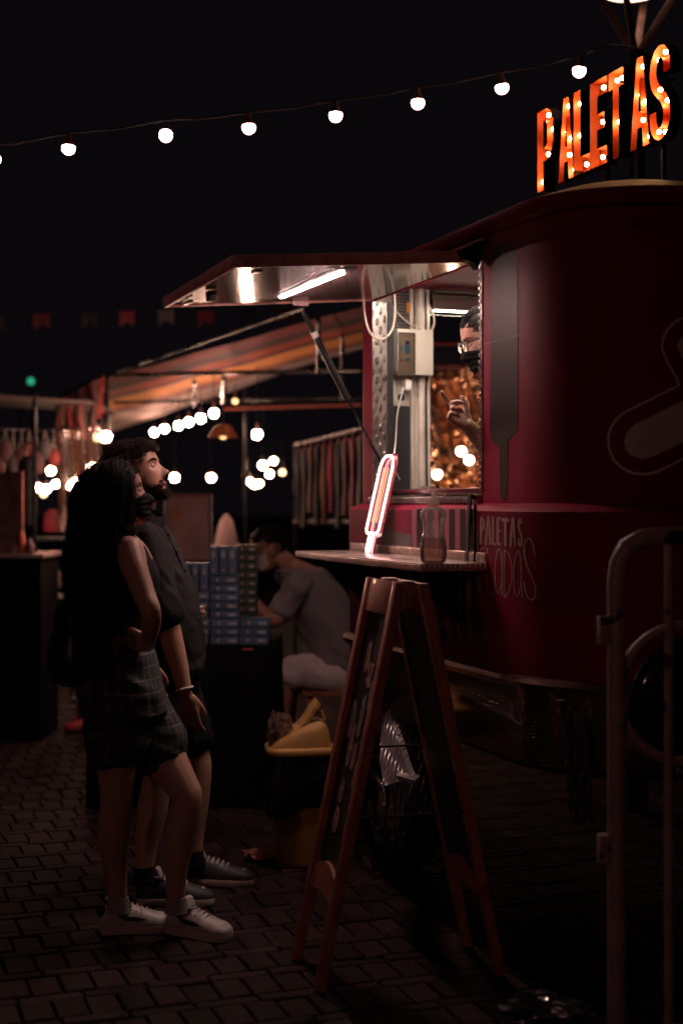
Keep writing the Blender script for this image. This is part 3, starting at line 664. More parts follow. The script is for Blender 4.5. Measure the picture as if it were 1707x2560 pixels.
for ch_, x0, x1 in LET:
    ta = onp(1150 + x0 * .3552, 330, 1, FRONT).x; tb = onp(1150 + x1 * .3552, 330, 1, FRONT).x; W_ = (ta - tb) * .95; H_ = ztop - zbot; bulbs = BULP[ch_]
    if ch_ == 'S':
        cl = [(.86, .70), (.84, .84), (.66, .93), (.38, .93), (.18, .82), (.16, .67), (.34, .55), (.62, .46), (.84, .33), (.84, .17), (.64, .07), (.36, .07), (.17, .17), (.14, .31)]
        cl = [(p[0] * W_, p[1] * H_) for p in spline(cl, 4)]
        vs, _ = ribbon2(cl, .043, caps=False, dens=1); outer = [tuple(p) for p in vs[0::2]] + [tuple(p) for p in vs[1::2]][::-1]; hole = None
    else:
        outer = [(x * W_, y * H_) for x, y in POLY[ch_][0]]; hole = [(x * W_, y * H_) for x, y in POLY[ch_][1]] if POLY[ch_][1] else None
    bm = bmesh.new()
    for loop in [outer] + ([hole] if hole else []):
        bk = [bm.verts.new(Vector((ta - x, BACK, zbot + y)) + SOFF) for x, y in loop]; fr_ = [bm.verts.new(Vector((ta - x, FRONT, zbot + y)) + SOFF) for x, y in loop]
        for i in range(len(loop)): bm.faces.new((bk[i], bk[(i + 1) % len(loop)], fr_[(i + 1) % len(loop)], fr_[i]))
    edges = [e for e in bm.edges if all(abs(v.co.y - (BACK + SOFF.y)) < 1e-6 for v in e.verts)]
    bmesh.ops.triangle_fill(bm, use_beauty=True, edges=edges)
    me = bpy.data.meshes.new('letter'); bm.to_mesh(me); bm.free(); me.materials.append(M_LETT)
    lo = bpy.data.objects.new('letter', me); COL.objects.link(lo); lo.parent = sign
    lo['label'] = 'open channel letter %s with lit bulbs' % ch_
    shell = MB()
    for li, loop in enumerate([outer] + ([hole] if hole else [])):
        L2 = []; n_ = len(loop); ar = sum(loop[i][0] * loop[(i + 1) % n_][1] - loop[(i + 1) % n_][0] * loop[i][1] for i in range(n_)); sg = (1 if ar > 0 else -1) * (1 if li == 0 else -1)
        for i in range(n_):
            d = Vector(loop[(i + 1) % n_]) - Vector(loop[i - 1]); d.normalize(); L2.append((loop[i][0] + d.y * .003 * sg, loop[i][1] - d.x * .003 * sg))
        shell.rings([[Vector((ta - x, yy, zbot + z)) + SOFF for x, z in L2] for yy in (BACK - .002, FRONT + .0005)], cap=False)
    shell.build('letter_shell', M_BLACKMET, lo)
    for x, y in bulbs:
        p = Vector((ta - x * W_, BACK + .026, zbot + y * H_)) + SOFF; q = MB()
        q.ell(p, .0088, 10, 8); q.build('bulb', M_BULBW, lo, smooth=True)
        q = MB(); q.tube([p - Vector((0, .026, 0)), p - Vector((0, .008, 0))], .006, 8); q.build('bulb_socket', M_BLACK, lo)
for t_ in (.9, .45, .05):
    mb = MB(); mb.bar(Vector((t_, BACK - .012, 2.62)) + SOFF, Vector((t_, BACK - .012, ztop - .12)) + SOFF, .014); mb.build('sign_post', M_BLACKMET, sign)
for z in (zbot + .03, ztop - .12):
    mb = MB(); mb.bar(Vector((.97, BACK - .006, z)) + SOFF, Vector((-.03, BACK - .006, z)) + SOFF, .010); mb.build('sign_rail', M_BLACKMET, sign)

# ------------------------------------------------------------------ string of bulbs overhead
M_GLOBE = emis('white_led_globe', (1, .48, .42), 25)
M_SOCK = mat('brown_bulb_socket', (.10, .045, .035), .5)
SY = 6.0
SB = [(-14, 397), (172, 370), (415, 338), (622, 318), (839, 288), (1044, 256), (1254, 218), (1447, 176)]
strg = thing('string_lights', px(600, 290, SY), 'long string of round white bulbs sagging across the night sky', 'string lights')
so = -strg.location
cp = [tuple(Vector(p) + so + Vector((0, 0, .06))) for p in ((-2.85, 5.1, 2.95), (-2.4, 5.45, 2.93), (-1.95, 5.75, 2.95))]  # assumed cable run carrying the added bulbs out of frame
for (u, v), (u2, v2) in zip(SB, SB[1:] + [(1585, 118)]):
    cp.append(tuple(px(u, v - 37, SY) + so)); cp.append(tuple(px((u + u2) / 2, (v + v2) / 2 - 33, SY) + so))
cp.append(tuple(px(1585, 118, 6.9) + so))
cable('cable', cp, .0045, M_BLACK, strg, 4)
SB3 = [px(u, v, SY) for u, v in SB] + [Vector((-1.95, 5.75, 2.95)), Vector((-2.4, 5.45, 2.93)), Vector((-2.85, 5.1, 2.95))]  # last three bulbs assumed, added out of frame for light from the left
for k, p_ in enumerate(SB3):
    c = p_ + so; tl = R(random.uniform(-9, 9)) ; 
    tx = R(-38) if k == 2 else R(random.uniform(-6, 6))
    Mx = Matrix.Translation(c) @ Euler((tx, tl, 0)).to_matrix().to_4x4()
    q = MB(); q.lathe([(.011, .062), (.012, .040), (.019, .026), (.026, .010), (.0275, .006)], n=16, M=Mx); b_ = q.build('bulb', M_SOCK, strg, smooth=True)
    q = MB(); q.lathe([(.0275, .0065), (.0282, -.002), (.0265, -.012), (.021, -.021), (.012, -.027), (.001, -.029)], n=20, M=Mx); q.build('globe', M_GLOBE, b_, smooth=True)

# ------------------------------------------------------------------ lamp post behind the sign
LPY = 7.0; hub = px(1592, 128, LPY)
lamp = thing('street_lamp', (hub.x, hub.y, 0), 'tall dark street lamp whose flat struts flare up to a glowing dish', 'street lamp')
lo_ = -lamp.location
mb = MB(); mb.tube([(0, 0, 0), (0, 0, hub.z)], [.055, .035], 12); mb.build('pole', M_BLACKMET, lamp, smooth=True)
M_STRUT = mat('brown_strut_metal', (.16, .09, .07), .5, .3, var=.3, vscale=15)
for (u, v, Y) in ((1492, -20, 6.85), (1562, -20, 6.6), (1612, -20, 7.3), (1690, -20, 6.95)):
    a = px(1588 + (u - 1590) * .1, 128, LPY) + lo_; b = px(u, v, Y) + lo_; mb = MB(); mb.bar(a, b, .035, .010, up=(0, 1, 0)); mb.build('strut', M_STRUT, lamp, bevel=.002)
dc = px(1578, -34, LPY) + lo_
mb = MB(); mb.lathe([(.01, .12), (.12, .09), (.24, .02), (.25, .0)], dc, 24); mb.build('lamp_shade', M_BLACKMET, lamp, smooth=True)
mb = MB(); mb.lathe([(.001, -.055), (.08, -.05), (.14, -.03), (.165, -.002)], dc, 24); mb.build('lamp_glass', emis('warm_lamp_glass', (1, .62, .42), 3.5), lamp, smooth=True)

assumed_lamp = thing('street_lamp', (-3.6, -4.2, 0), 'assumed, unseen street lamp with a round glowing globe on a plain dark pole', 'street lamp')  # assumed lamp behind the camera, added to light the sides facing it
mb = MB(); mb.tube([(0, 0, 0), (0, 0, 3.25)], [.055, .035], 12); mb.build('pole', M_BLACKMET, assumed_lamp, smooth=True)
mb = MB(); mb.ell((0, 0, 3.4), .15, 20, 14); mb.build('assumed_lamp_globe', emis('assumed_globe_light', (1, .48, .42), 110), assumed_lamp, smooth=True)

# ------------------------------------------------------------------ neon ice pop on the shelf
M_NEON = emis('white_pink_neon', (1, .50, .50), 7); M_NEONR = emis('amber_neon', (1, .30, .16), 2.2)
M_ACR = mat('dark_red_acrylic', (.16, .03, .04), .25, 0, coat=.3)
nz0 = SZ + .029; nb = Vector((.0, .085, nz0)); 
nt_ = TM @ Vector((1.02, .09, nz0)); neon = thing('neon_sign', nt_, 'glowing pink white neon ice pop leaning on the counter shelf', 'neon sign', rz=TH)
lean = math.atan2(.095, .40)
NM = Matrix.Rotation(lean, 4, 'X')      # leans inwards (towards -y) as it rises
def npth(pts, y=0): return [NM @ Vector((-x, y, z)) for x, z in pts]
body = [(.0, .10), (.0, .36), (.012, .392), (.04, .41), (.10, .41), (.128, .392), (.14, .36), (.14, .10), (.125, .085), (.015, .085)]
mb = MB(); mb.tube(npth(body), .0048, 8, closed=True); mb.build('neon_tube', M_NEON, neon, smooth=True)
mb = MB(); mb.tube(npth([(.05, .085), (.05, .02), (.06, .006), (.08, .006), (.09, .02), (.09, .085)]), .0048, 8); mb.build('neon_tube', M_NEON, neon, smooth=True)
for x in (.045, .07, .095):
    mb = MB(); mb.tube(npth([(x, .13), (x, .36)]), .0022, 8); mb.build('neon_tube', M_NEONR, neon, smooth=True)
mb = MB()
plate = [(x * 1.0, z) for x, z in ((-.012, .075), (-.012, .38), (.02, .422), (.12, .422), (.152, .38), (.152, .075), (.102, .07), (.102, .0), (.038, .0), (.038, .07))]
mb.prism([(-x, z) for x, z in plate], .006, NM @ Matrix.Translation((0, -.012, 0)) @ Matrix.Rotation(R(90), 4, 'X'))
mb.build('backing_plate', M_ACR, neon)
mb = MB(); mb.tube([NM @ Vector((-.02, -.02, .40)), Vector((-.05, -.12, .36)), Vector((-.08, -.14, .30))], .003, 6); mb.build('neon_cable', M_CORD, neon, smooth=True)

# ------------------------------------------------------------------ pump bottle
bp_ = onp(1073, 1408, 2, SZ + .029)
bot = thing('sanitizer_bottle', TM @ Vector((bp_.x, max(min(bp_.y, .2), .05), SZ + .029)), 'half full clear pump bottle of sanitizer on the counter shelf', 'bottle')
M_PET = glass('clear_bottle_plastic', (.93, .84, .82), .05, 1.45, 1.0, .13); M_GEL = glass('clear_gel', (.86, .74, .70), .12, 1.33, 1.0, .16)
s = 1.02
mb = MB(); mb.lathe([(.030 * s, .0), (.040 * s, .004), (.045 * s, .02), (.046 * s, .045), (.042 * s, .075), (.034 * s, .105), (.032 * s, .12), (.035 * s, .138), (.042 * s, .156), (.044 * s, .168), (.040 * s, .180), (.028 * s, .190), (.016 * s, .195), (.015 * s, .206)], n=28); mb.build('bottle_body', M_PET, bot, smooth=True)
mb = MB(); mb.lathe([(.028 * s, .002), (.039 * s, .006), (.0438 * s, .02), (.0445 * s, .045), (.0405 * s, .075), (.037 * s, .088), (.001, .088)], n=28); mb.build('gel', M_GEL, bot, smooth=True)
mb = MB(); mb.lathe([(.0185, .200), (.0195, .203), (.0185, .226), (.014, .230), (.006, .231), (.0055, .252), (.009, .253), (.010, .266), (.004, .268)], n=18); mb.bar((0, 0, .262), (-.042, 0, .258), .011, .008); mb.build('pump', glass('milky_plastic', (.95, .86, .80), .3, 1.4, .9, .9), bot, smooth=True, angle=50)
mb = MB(); mb.tube([(0, 0, .2), (.004, 0, .02)], .003, 6); mb.build('dip_tube', M_PET, bot)

# ------------------------------------------------------------------ sandwich board
M_WOOD = mat('red_brown_wood', (.36, .115, .075), .5, 0, var=.3, vscale=18, bump=.12, bscale=40, coat=.1)
M_CHALK = mat('black_chalkboard', (.012, .011, .012), .6, 0, var=.3)
FR = ground(813, 2482); FLt = ground(748, 2394); e = (FLt - FR); BW = e.length; e.normalize(); q_ = Vector((e.y, -e.x, 0))
board = thing('sandwich_board', FR, 'wooden sandwich board menu standing open beneath the counter shelf', 'sandwich board')
TOPZ = 1.262; SP = .26
def fb_(x, h, d=0, back=False):
    """x along the width, h up the leaf (0..1), d out of the leaf"""
    if back: return e * x + q_ * (2 * SP + .05 - (SP) * h + d * .97) + Vector((0, 0, TOPZ * h))
    return e * x + q_ * (SP * h - d * .97) + Vector((0, 0, TOPZ * h + d * .2))
def leafbar(x0, h0, x1, h1, w, th, back=False, wv=True):
    mb = MB(); a = [fb_(x0, h0, 0, back), fb_(x0 + (w if wv else 0), h0, 0, back)] 
    if wv: c = [(x0, h0), (x0 + w, h0), (x1 + w, h1), (x1, h1)]
    else: c = [(x0, h0), (x1, h0), (x1, h0 + w), (x0, h0 + w)]
    mb.hexa([fb_(x, h, 0, back) for x, h in c], [fb_(x, h, th, back) for x, h in c]); return mb
for back in (False, True):
    for x in (0, BW - .042): leafbar(x, 0.0, x, 1, .042, .03, back).build('stile', M_WOOD, board, bevel=.002)
    leafbar(.042, .915, BW - .042, 1, .085, .026, back, False).build('top_rail', M_WOOD, board, bevel=.002)
    mb = MB(); lo0, n_ = .195, 10
    P = [(.042 + (BW - .084) * k / n_, lo0 + .055 + .03 * math.sin(math.pi * k / n_)) for k in range(n_ + 1)]
    bot_ = [(.042 + (BW - .084) * k / n_, lo0 + .012 * math.sin(math.pi * k / n_)) for k in range(n_ + 1)][::-1]
    al = P + bot_; kk = len(al); mb.add([fb_(x, h, .002, back) for x, h in al] + [fb_(x, h, .024, back) for x, h in al], [tuple(range(kk)), tuple(range(2 * kk - 1, kk - 1, -1))] + [(i, (i + 1) % kk, kk + (i + 1) % kk, kk + i) for i in range(kk)])
    mb.build('bottom_rail', M_WOOD, board)
    mb = MB(); c = [(.04, .24), (BW - .04, .24), (BW - .04, .92), (.04, .92)]; mb.hexa([fb_(x, h, .004, back) for x, h in c], [fb_(x, h, .010, back) for x, h in c]); mb.build('chalkboard', M_CHALK, board)
mb = MB(); mb.tube([fb_(BW * .95, .55, 0), fb_(BW * .95, .55, 0, True)], .004, 6); mb.build('stay_cord', M_BLACK, board)
mb = MB(); mb.tube([fb_(.02, .42, 0), fb_(.02, .42, 0, True)], .004, 6); mb.build('stay_cord', M_BLACK, board)
for x in (.07, BW - .09):
    mb = MB(); mb.box(fb_(x, 1.0, .0) + q_ * .025 + Vector((0, 0, .003)), (.05, .04, .006)); mb.build('hinge', M_STEEL, board)
rb = random.Random(11)
M_MENU = [mat('menu_print_%d' % k, c, .55, 0, var=.7, vscale=45) for k, c in enumerate(((.30, .18, .17), (.20, .125, .13), (.33, .19, .16), (.24, .18, .18)))]
for cx_, wd_ in ((.09, .036), (BW * .42, .042), (BW * .60, .036), (BW - .10, .040)):
    hh = .885 - rb.uniform(0, .05)
    while hh > .36:
        nh = rb.uniform(.045, .13)
        if rb.random() < .72:
            h1, h0 = hh, hh - nh; x0, x1 = cx_ - wd_ * rb.uniform(.5, 1), cx_ + wd_ * rb.uniform(.5, 1); P = []
            for ca, sa_ in ((-.6, -1), (.5, -1), (1, -.7), (1, 0), (1, .7), (.5, 1), (-.5, 1), (-1, .75), (-1, 0), (-1, -.7)):
                P.append(((x0 + x1) / 2 + (x1 - x0) / 2 * ca * rb.uniform(.65, 1), (h0 + h1) / 2 + (h1 - h0) / 2 * sa_ * rb.uniform(.8, 1)))
            n_ = len(P); mb = MB(); mb.add([fb_(x, h, .012) for x, h in P] + [fb_(x, h, .0105) for x, h in P], [tuple(range(n_))] + [(i, (i + 1) % n_, n_ + (i + 1) % n_, n_ + i) for i in range(n_)])
            mb.build('menu_picture', M_MENU[rb.randrange(4)], board)
        hh -= nh + rb.uniform(.004, .03)

# ------------------------------------------------------------------ yellow bin
M_YEL = mat('ochre_yellow_plastic', (.46, .26, .08), .55, 0, var=.12, vscale=8)
M_BAG = mat('black_bin_bag', (.008, .008, .009), .10, 0, var=.2, spec=.6)
M_CLEAR = glass('crumpled_clear_film', (.95, .78, .72), .10, 1.7, .86, .12)
bc = ground(750, 2160); bin_ = thing('trash_bin', bc, 'yellow swing lid trash bin lined with a black bag', 'trash bin', rz=R(8))
def sq(r, z, n=28, p=.42, ox=0, noise_=0, rg=None, ry=.82):
    out = []
    for k in range(n):
        a = 2 * math.pi * k / n; c_, s_ = math.cos(a), math.sin(a)
        rr = r * (1 + (rg.uniform(-noise_, noise_) if rg else 0))
        out.append(Vector((ox + rr * math.copysign(abs(c_) ** p, c_), ry * rr * math.copysign(abs(s_) ** p, s_), z)))
    return out
mb = MB(); mb.rings([sq(.085, .0), sq(.093, .004), sq(.100, .02), sq(.118, .30), sq(.126, .45)]); mb.build('bin_body', M_YEL, bin_, smooth=True, angle=50)
rg = random.Random(5); rings = []
for k in range(9):
    f = k / 8; z = .47 - .235 * f
    ring = sq(.134 + .012 * math.sin(f * 3), z, 40, .45)
    nr = []
    for j, p in enumerate(ring):
        nz = noise.noise(Vector((p.x * 18, p.y * 18, p.z * 9 + 4))) ; nz2 = noise.noise(Vector((p.x * 45, p.y * 45, p.z * 30)))
        left = max(0, -p.x / .13)
        sag = .055 * f * noise.noise(Vector((p.x * 9, p.y * 9, 7.3)))
        rr = 1 + .07 * nz * (.3 + f) + .065 * nz2 + left * .42 * max(0, f - .25) * (1.2 - f)
        nr.append(Vector((p.x * rr, p.y * rr, p.z - sag - left * .02 * f)))
    rings.append(nr)
mb = MB(); mb.rings(rings, cap=False); mb.build('bin_bag', M_BAG, bin_, smooth=True, angle=35)
mb = MB(); mb.rings([sq(.142, .470), sq(.146, .474), sq(.146, .494), sq(.140, .500), sq(.120, .502)]); lid = mb.build('lid_rim', M_YEL, bin_, smooth=True, angle=50)
mb = MB()
prof = [(-.125, .500), (-.118, .515), (-.03, .575), (.03, .602), (.075, .612), (.100, .600), (.112, .570), (.124, .505)]
hw = [.085, .092, .098, .098, .094, .092, .092, .09]
rings = []
for (x, z), w in zip(prof, hw): rings.append([Vector((x, -w, .5)), Vector((x, -w * .98, .5 + (z - .5) * .6)), Vector((x, -w * .8, .5 + (z - .5) * .95)), Vector((x, -w * .4, z)), Vector((x, w * .4, z)), Vector((x, w * .8, .5 + (z - .5) * .95)), Vector((x, w * .98, .5 + (z - .5) * .6)), Vector((x, w, .5))])
mb.rings(rings); mb.build('lid_dome', M_YEL, bin_, smooth=True, angle=60)
mb = MB(); fl = []
for k in range(9):
    f = k / 8; x = -.015 + .088 * f + .012 * math.sin(f * 3.1); z = .575 + .07 * min(1, f * 1.6) + .045 * f * f
    fl.append([Vector((x - .004, -.075, z)), Vector((x - .004, .075, z)), Vector((x + .006, .075, z - .010)), Vector((x + .006, -.075, z - .010))])
mb.rings(fl); mb.build('swing_flap', M_YEL, bin_, smooth=True, angle=60)
mb = MB(); mb.tube([Vector((.03, -.05, .605)), Vector((.045, -.05, .64)), Vector((.085, -.05, .645)), Vector((.095, -.05, .61))], .008, 8); mb.build('flap_pivot', M_YEL, bin_, smooth=True)
def crumple(name, c, size, m, seed, label, cat, n=22, flat=1.0, group=None):
    mb = MB(); k = n
    def fn(p, q):
        a = 2 * math.pi * p; b = math.pi * (q * .96 + .02); v = Vector((math.cos(a) * math.sin(b), math.sin(a) * math.sin(b), math.cos(b)))
        d = 1 + .55 * noise.noise(v * 2.1 + Vector((seed, 0, 0))) + .35 * abs(noise.noise(v * 5 + Vector((0, seed, 0)))) - .3 * abs(noise.noise(v * 9 + Vector((seed, seed, 0))))
        return Vector((v.x * size[0] * d, v.y * size[1] * d, v.z * size[2] * d))
    mb.grid(fn, n, n // 2)
    zmin = min(v[2] for v in mb.v); mb.v = [(x, y, z - zmin) for x, y, z in mb.v]
    o_ = mb.build(name, m, None); o_.location = c; return tag(o_, label, cat, group)
bl = Matrix.Translation(bc) @ Matrix.Rotation(R(8), 4, 'Z')
crumple('plastic_wrapper', bl @ Vector((-.078, -.01, .508)), (.048, .05, .050), M_CLEAR, 2.2, 'crumpled clear plastic wrapper poking out of the bin lid', 'wrapper')
crumple('plastic_wrapper', bl @ Vector((-.118, -.03, .502)), (.020, .03, .062), M_CLEAR, 6.1, 'thin twist of clear film standing on the bin rim', 'wrapper')
g_ = ground(647, 2150); crumple('plastic_wrapper', (g_.x, g_.y, .003), (.072, .05, .018), mat('reddish_film', (.32, .12, .10), .22, 0, var=.3, coat=.5), 3.3, 'flattened reddish plastic wrapper lying on the bricks', 'wrapper', 26)
g_ = Vector((.60, 4.12, 0)); crumple('plastic_bag', (g_.x, g_.y, .002), (.13, .09, .035), mat('dark_crumpled_plastic', (.03, .026, .03), .2, 0, var=.3, coat=.5), 8.7, 'crumpled dark plastic bag lying on the dark ground by the gate', 'plastic bag', 30)

# ------------------------------------------------------------------ steel gate
M_GATE = mat('chipped_beige_paint', (.32, .19, .165), .45, 0, var=.15, vscale=9, bump=.06)
def chip(m):
    nt = m.node_tree; N = nt.nodes; L = nt.links; b = N['Principled BSDF']; tc = N.new('ShaderNodeTexCoord')
    nz = N.new('ShaderNodeTexNoise'); nz.inputs['Scale'].default_value = 13; nz.inputs['Detail'].default_value = 3
    L.new(tc.outputs['Object'], nz.inputs['Vector'])
    mr = N.new('ShaderNodeMapRange'); mr.inputs[1].default_value = .63; mr.inputs[2].default_value = .645; L.new(nz.outputs[0], mr.inputs[0])
    mx = N.new('ShaderNodeMixRGB'); L.new(mr.outputs[0], mx.inputs[0]); L.new(b.inputs['Base Color'].links[0].from_socket, mx.inputs[1]); mx.inputs[2].default_value = (.02, .012, .01, 1)
    L.new(mx.outputs[0], b.inputs['Base Color'])
chip(M_GATE)
GY = 3.75; g0 = px(1540, 1500, GY)
gate = thing('steel_gate', (g0.x, GY, 0), 'chipped beige tubular steel gate with a ring set in its bars', 'gate', rz=R(6)); 
sc_ = GY / F; r_ = .024
def gl(u, v): return Vector(((u - 1540) * sc_, 0, CAMZ - (v - HV) * sc_))
zt_ = gl(0, 1340).z; wd = .56
pth = [(0, 0, .0), (0, 0, zt_ - .12), (.006, 0, zt_ - .07), (.028, 0, zt_ - .028), (.07, 0, zt_ - .006), (.12, 0, zt_), (wd - .12, 0, zt_), (wd - .07, 0, zt_ - .006), (wd - .028, 0, zt_ - .028), (wd - .006, 0, zt_ - .07), (wd, 0, zt_ - .12), (wd, 0, 0)]
mb = MB(); mb.tube(pth, r_, 14); mb.build('gate_frame', M_GATE, gate, smooth=True)
for u in (1675, 1675 + 145): 
    x = (u - 1540) * sc_; mb = MB(); mb.tube([(x, .0, zt_), (x, 0, .12)], .0115, 10); mb.build('bar', M_GATE, gate, smooth=True)
mb = MB(); mb.tube([(0, 0, .12), (wd, 0, .12)], .016, 10); mb.build('bottom_rail', M_GATE, gate, smooth=True)
rc = gl(1722, 1738); rr = 172 * sc_
mb = MB(); mb.tube([rc + Vector((rr * math.cos(2 * math.pi * k / 48), .012, rr * math.sin(2 * math.pi * k / 48))) for k in range(48)], .014, 10, closed=True); mb.build('ring', M_GATE, gate, smooth=True)
for v in (1575, 2120):
    p = gl(1506, v); mb = MB(); mb.box((p.x, 0, p.z), (.026, .03, .075)); mb.build('hinge', M_GATE, gate, bevel=.003)
# glossy round cover low on the truck nose, seen through the ring
a = S_LO(1700, 1745, .02); mb = MB()
MC = Matrix.Translation(a) @ Matrix.Rotation(R(-98), 4, 'Y') @ Matrix.Rotation(R(0), 4, 'X')
mb.lathe([(.20, 0), (.198, .03), (.17, .045), (.16, .038), (.14, .05), (.13, .044), (.105, .056), (.095, .05), (.05, .062), (.001, .064)], n=36, M=MC, cap=False); mb.build('spare_wheel_cover', mat('glossy_black_cover', (.010, .009, .010), .12, .2, coat=.6), truck, smooth=True, angle=60)
# ------------------------------------------------------------------ people: shared shapes
PI = math.pi
def skin_mat(name, col, col2):
    return mat(name, col, .48, 0, vscale=26, bump=.16, bscale=180, sss=.12, col2=col2, rvar=.08, spec=.45)
M_SKINM = skin_mat('man_skin', (.40, .215, .155), (.46, .25, .18)); M_SKINW = skin_mat('woman_skin', (.40, .21, .15), (.45, .245, .175))
M_SKINS = skin_mat('server_skin', (.54, .32, .25), (.60, .36, .28)); M_SKINO = skin_mat('older_skin', (.32, .15, .105), (.38, .19, .13))
M_CLOTHB = mat('black_cotton', (.010, .009, .011), .9, 0, var=.25, vscale=40, bump=.15, bscale=350, spec=.12)
M_CLOTHK = mat('black_linen_shirt', (.013, .011, .013), .8, 0, var=.3, vscale=25, bump=.2, bscale=300, spec=.2)
M_MASKB = mat('black_face_mask_cloth', (.010, .010, .012), .85, 0, var=.2, bump=.15, bscale=300, spec=.12)
M_HAIRW = mat('dark_brown_hair', (.009, .006, .006), .6, 0, var=.3, vscale=60, spec=.12)
M_HAIRM = mat('brown_curly_hair', (.030, .012, .009), .5, 0, var=.3, vscale=60, spec=.3)
M_BEARD = mat('reddish_brown_beard', (.045, .017, .011), .5, 0, var=.3, vscale=60)
M_EYE = mat('eye_white', (.34, .27, .25), .35); M_IRIS = mat('dark_iris', (.02, .012, .01), .3)
M_LIP = mat('lip', (.34, .12, .10), .4)

HT = np.array([[-.120, .062, .022, .012], [-.115, .076, .0, .026], [-.105, .083, -.025, .038], [-.090, .085, -.042, .048], [-.070, .083, -.058, .056],
    [-.050, .085, -.074, .062], [-.030, .087, -.085, .066], [-.010, .087, -.093, .070], [.010, .086, -.098, .073], [.030, .090, -.101, .075],
    [.050, .090, -.102, .076], [.070, .084, -.098, .074], [.090, .069, -.087, .066], [.105, .049, -.069, .053], [.117, .021, -.041, .033], [.1225, .0, -.022, .012]])
NOSE = np.array([[.03, 0], [.02, .004], [.005, .010], [-.010, .019], [-.022, .028], [-.031, .033], [-.038, .029], [-.044, .012], [-.050, .001], [-.06, 0]])
def head_pt(z, ph, nose=1, grow=0.0, feat=1):
    f = np.interp(z, HT[:, 0], HT[:, 1]); b = np.interp(z, HT[:, 0], HT[:, 2]); w = np.interp(z, HT[:, 0], HT[:, 3])
    c_, s_ = math.cos(ph), math.sin(ph); cx = (f + b) / 2 * .55 + b * .0
    ax = (f - cx) if c_ > 0 else (cx - b)
    p = .86 if c_ > 0 else 1.0
    x = cx + ax * math.copysign(abs(c_) ** p, c_); y = w * math.copysign(abs(s_) ** .92, s_)
    if c_ > 0 and feat:
        fr = c_ ** .5
        g = lambda y0, sy, z0, sz: math.exp(-((abs(y) - y0) / sy) ** 2 - ((z - z0) / sz) ** 2)
        n = np.interp(-z, -NOSE[:, 0], NOSE[:, 1]) * nose; sy = .0085 + .006 * max(0, min(1, (-.012 - z) / .025))
        x += n * math.exp(-(y / sy) ** 2) * fr
        x += fr * (-.011 * g(.032, .013, .008, .010) + .0045 * g(.028, .022, .028, .007) + .004 * g(.05, .016, -.018, .016)
                   + .006 * g(0, .019, -.0605, .0055) + .007 * g(0, .017, -.0735, .0055) - .003 * g(0, .02, -.067, .003) + .006 * g(0, .02, -.100, .013) - .003 * g(0, .02, -.085, .006))
    if grow:
        d = math.hypot(x - cx * .5, y) or 1; x += (x - cx * .5) / d * grow; y += y / d * grow
    return Vector((x, y, z))
def head_into(mb, M, nose=1, nz=64, nphi=72):
    zz = [-.120 + .2425 * (.5 - .5 * math.cos(math.pi * k / nz)) for k in range(nz + 1)]
    mb.rings([[M @ head_pt(z, 2 * math.pi * (j + .5) / nphi - math.pi, nose) for j in range(nphi)] for z in zz])
    for s in (-1, 1):
        E_ = M @ Matrix.Translation((-.008, s * .074, -.004)) @ Matrix.Rotation(R(-10), 4, 'Y') @ Matrix.Rotation(s * R(-18), 4, 'Z')
        mb.ell(E_.translation, (.018, .008, .031), 12, 8, E_.to_3x3()); 
def limb(mb, pts, n=16, k=6):
    P = spline(pts, k); mb.tube([p[:3] for p in P], [max(.004, float(p[3])) for p in P], n)
    for p in (P[0], P[-1]): mb.ell(p[:3], float(p[3]), n, 8)
def torso(mb, secs, fwd, rgt, n=32, p=.82):
    """secs: (centre, half width, half depth)"""
    S = spline([(*c, a, b) for c, a, b in secs], 5); rr = []
    for s in S:
        c = Vector(s[:3]); ring = []
        for j in range(n):
            t = 2 * math.pi * j / n; ct, st = math.cos(t), math.sin(t)
            ring.append(c + fwd * float(s[4]) * math.copysign(abs(ct) ** p, ct) + rgt * float(s[3]) * math.copysign(abs(st) ** p, st))
        rr.append(ring)
    mb.rings(rr)
def frame(origin, x, yhint):
    x = Vector(x).normalized(); y = Vector(yhint); y = (y - x * y.dot(x)).normalized(); z = x.cross(y)
    return Matrix(((x.x, y.x, z.x, origin[0]), (x.y, y.y, z.y, origin[1]), (x.z, y.z, z.z, origin[2]), (0, 0, 0, 1)))
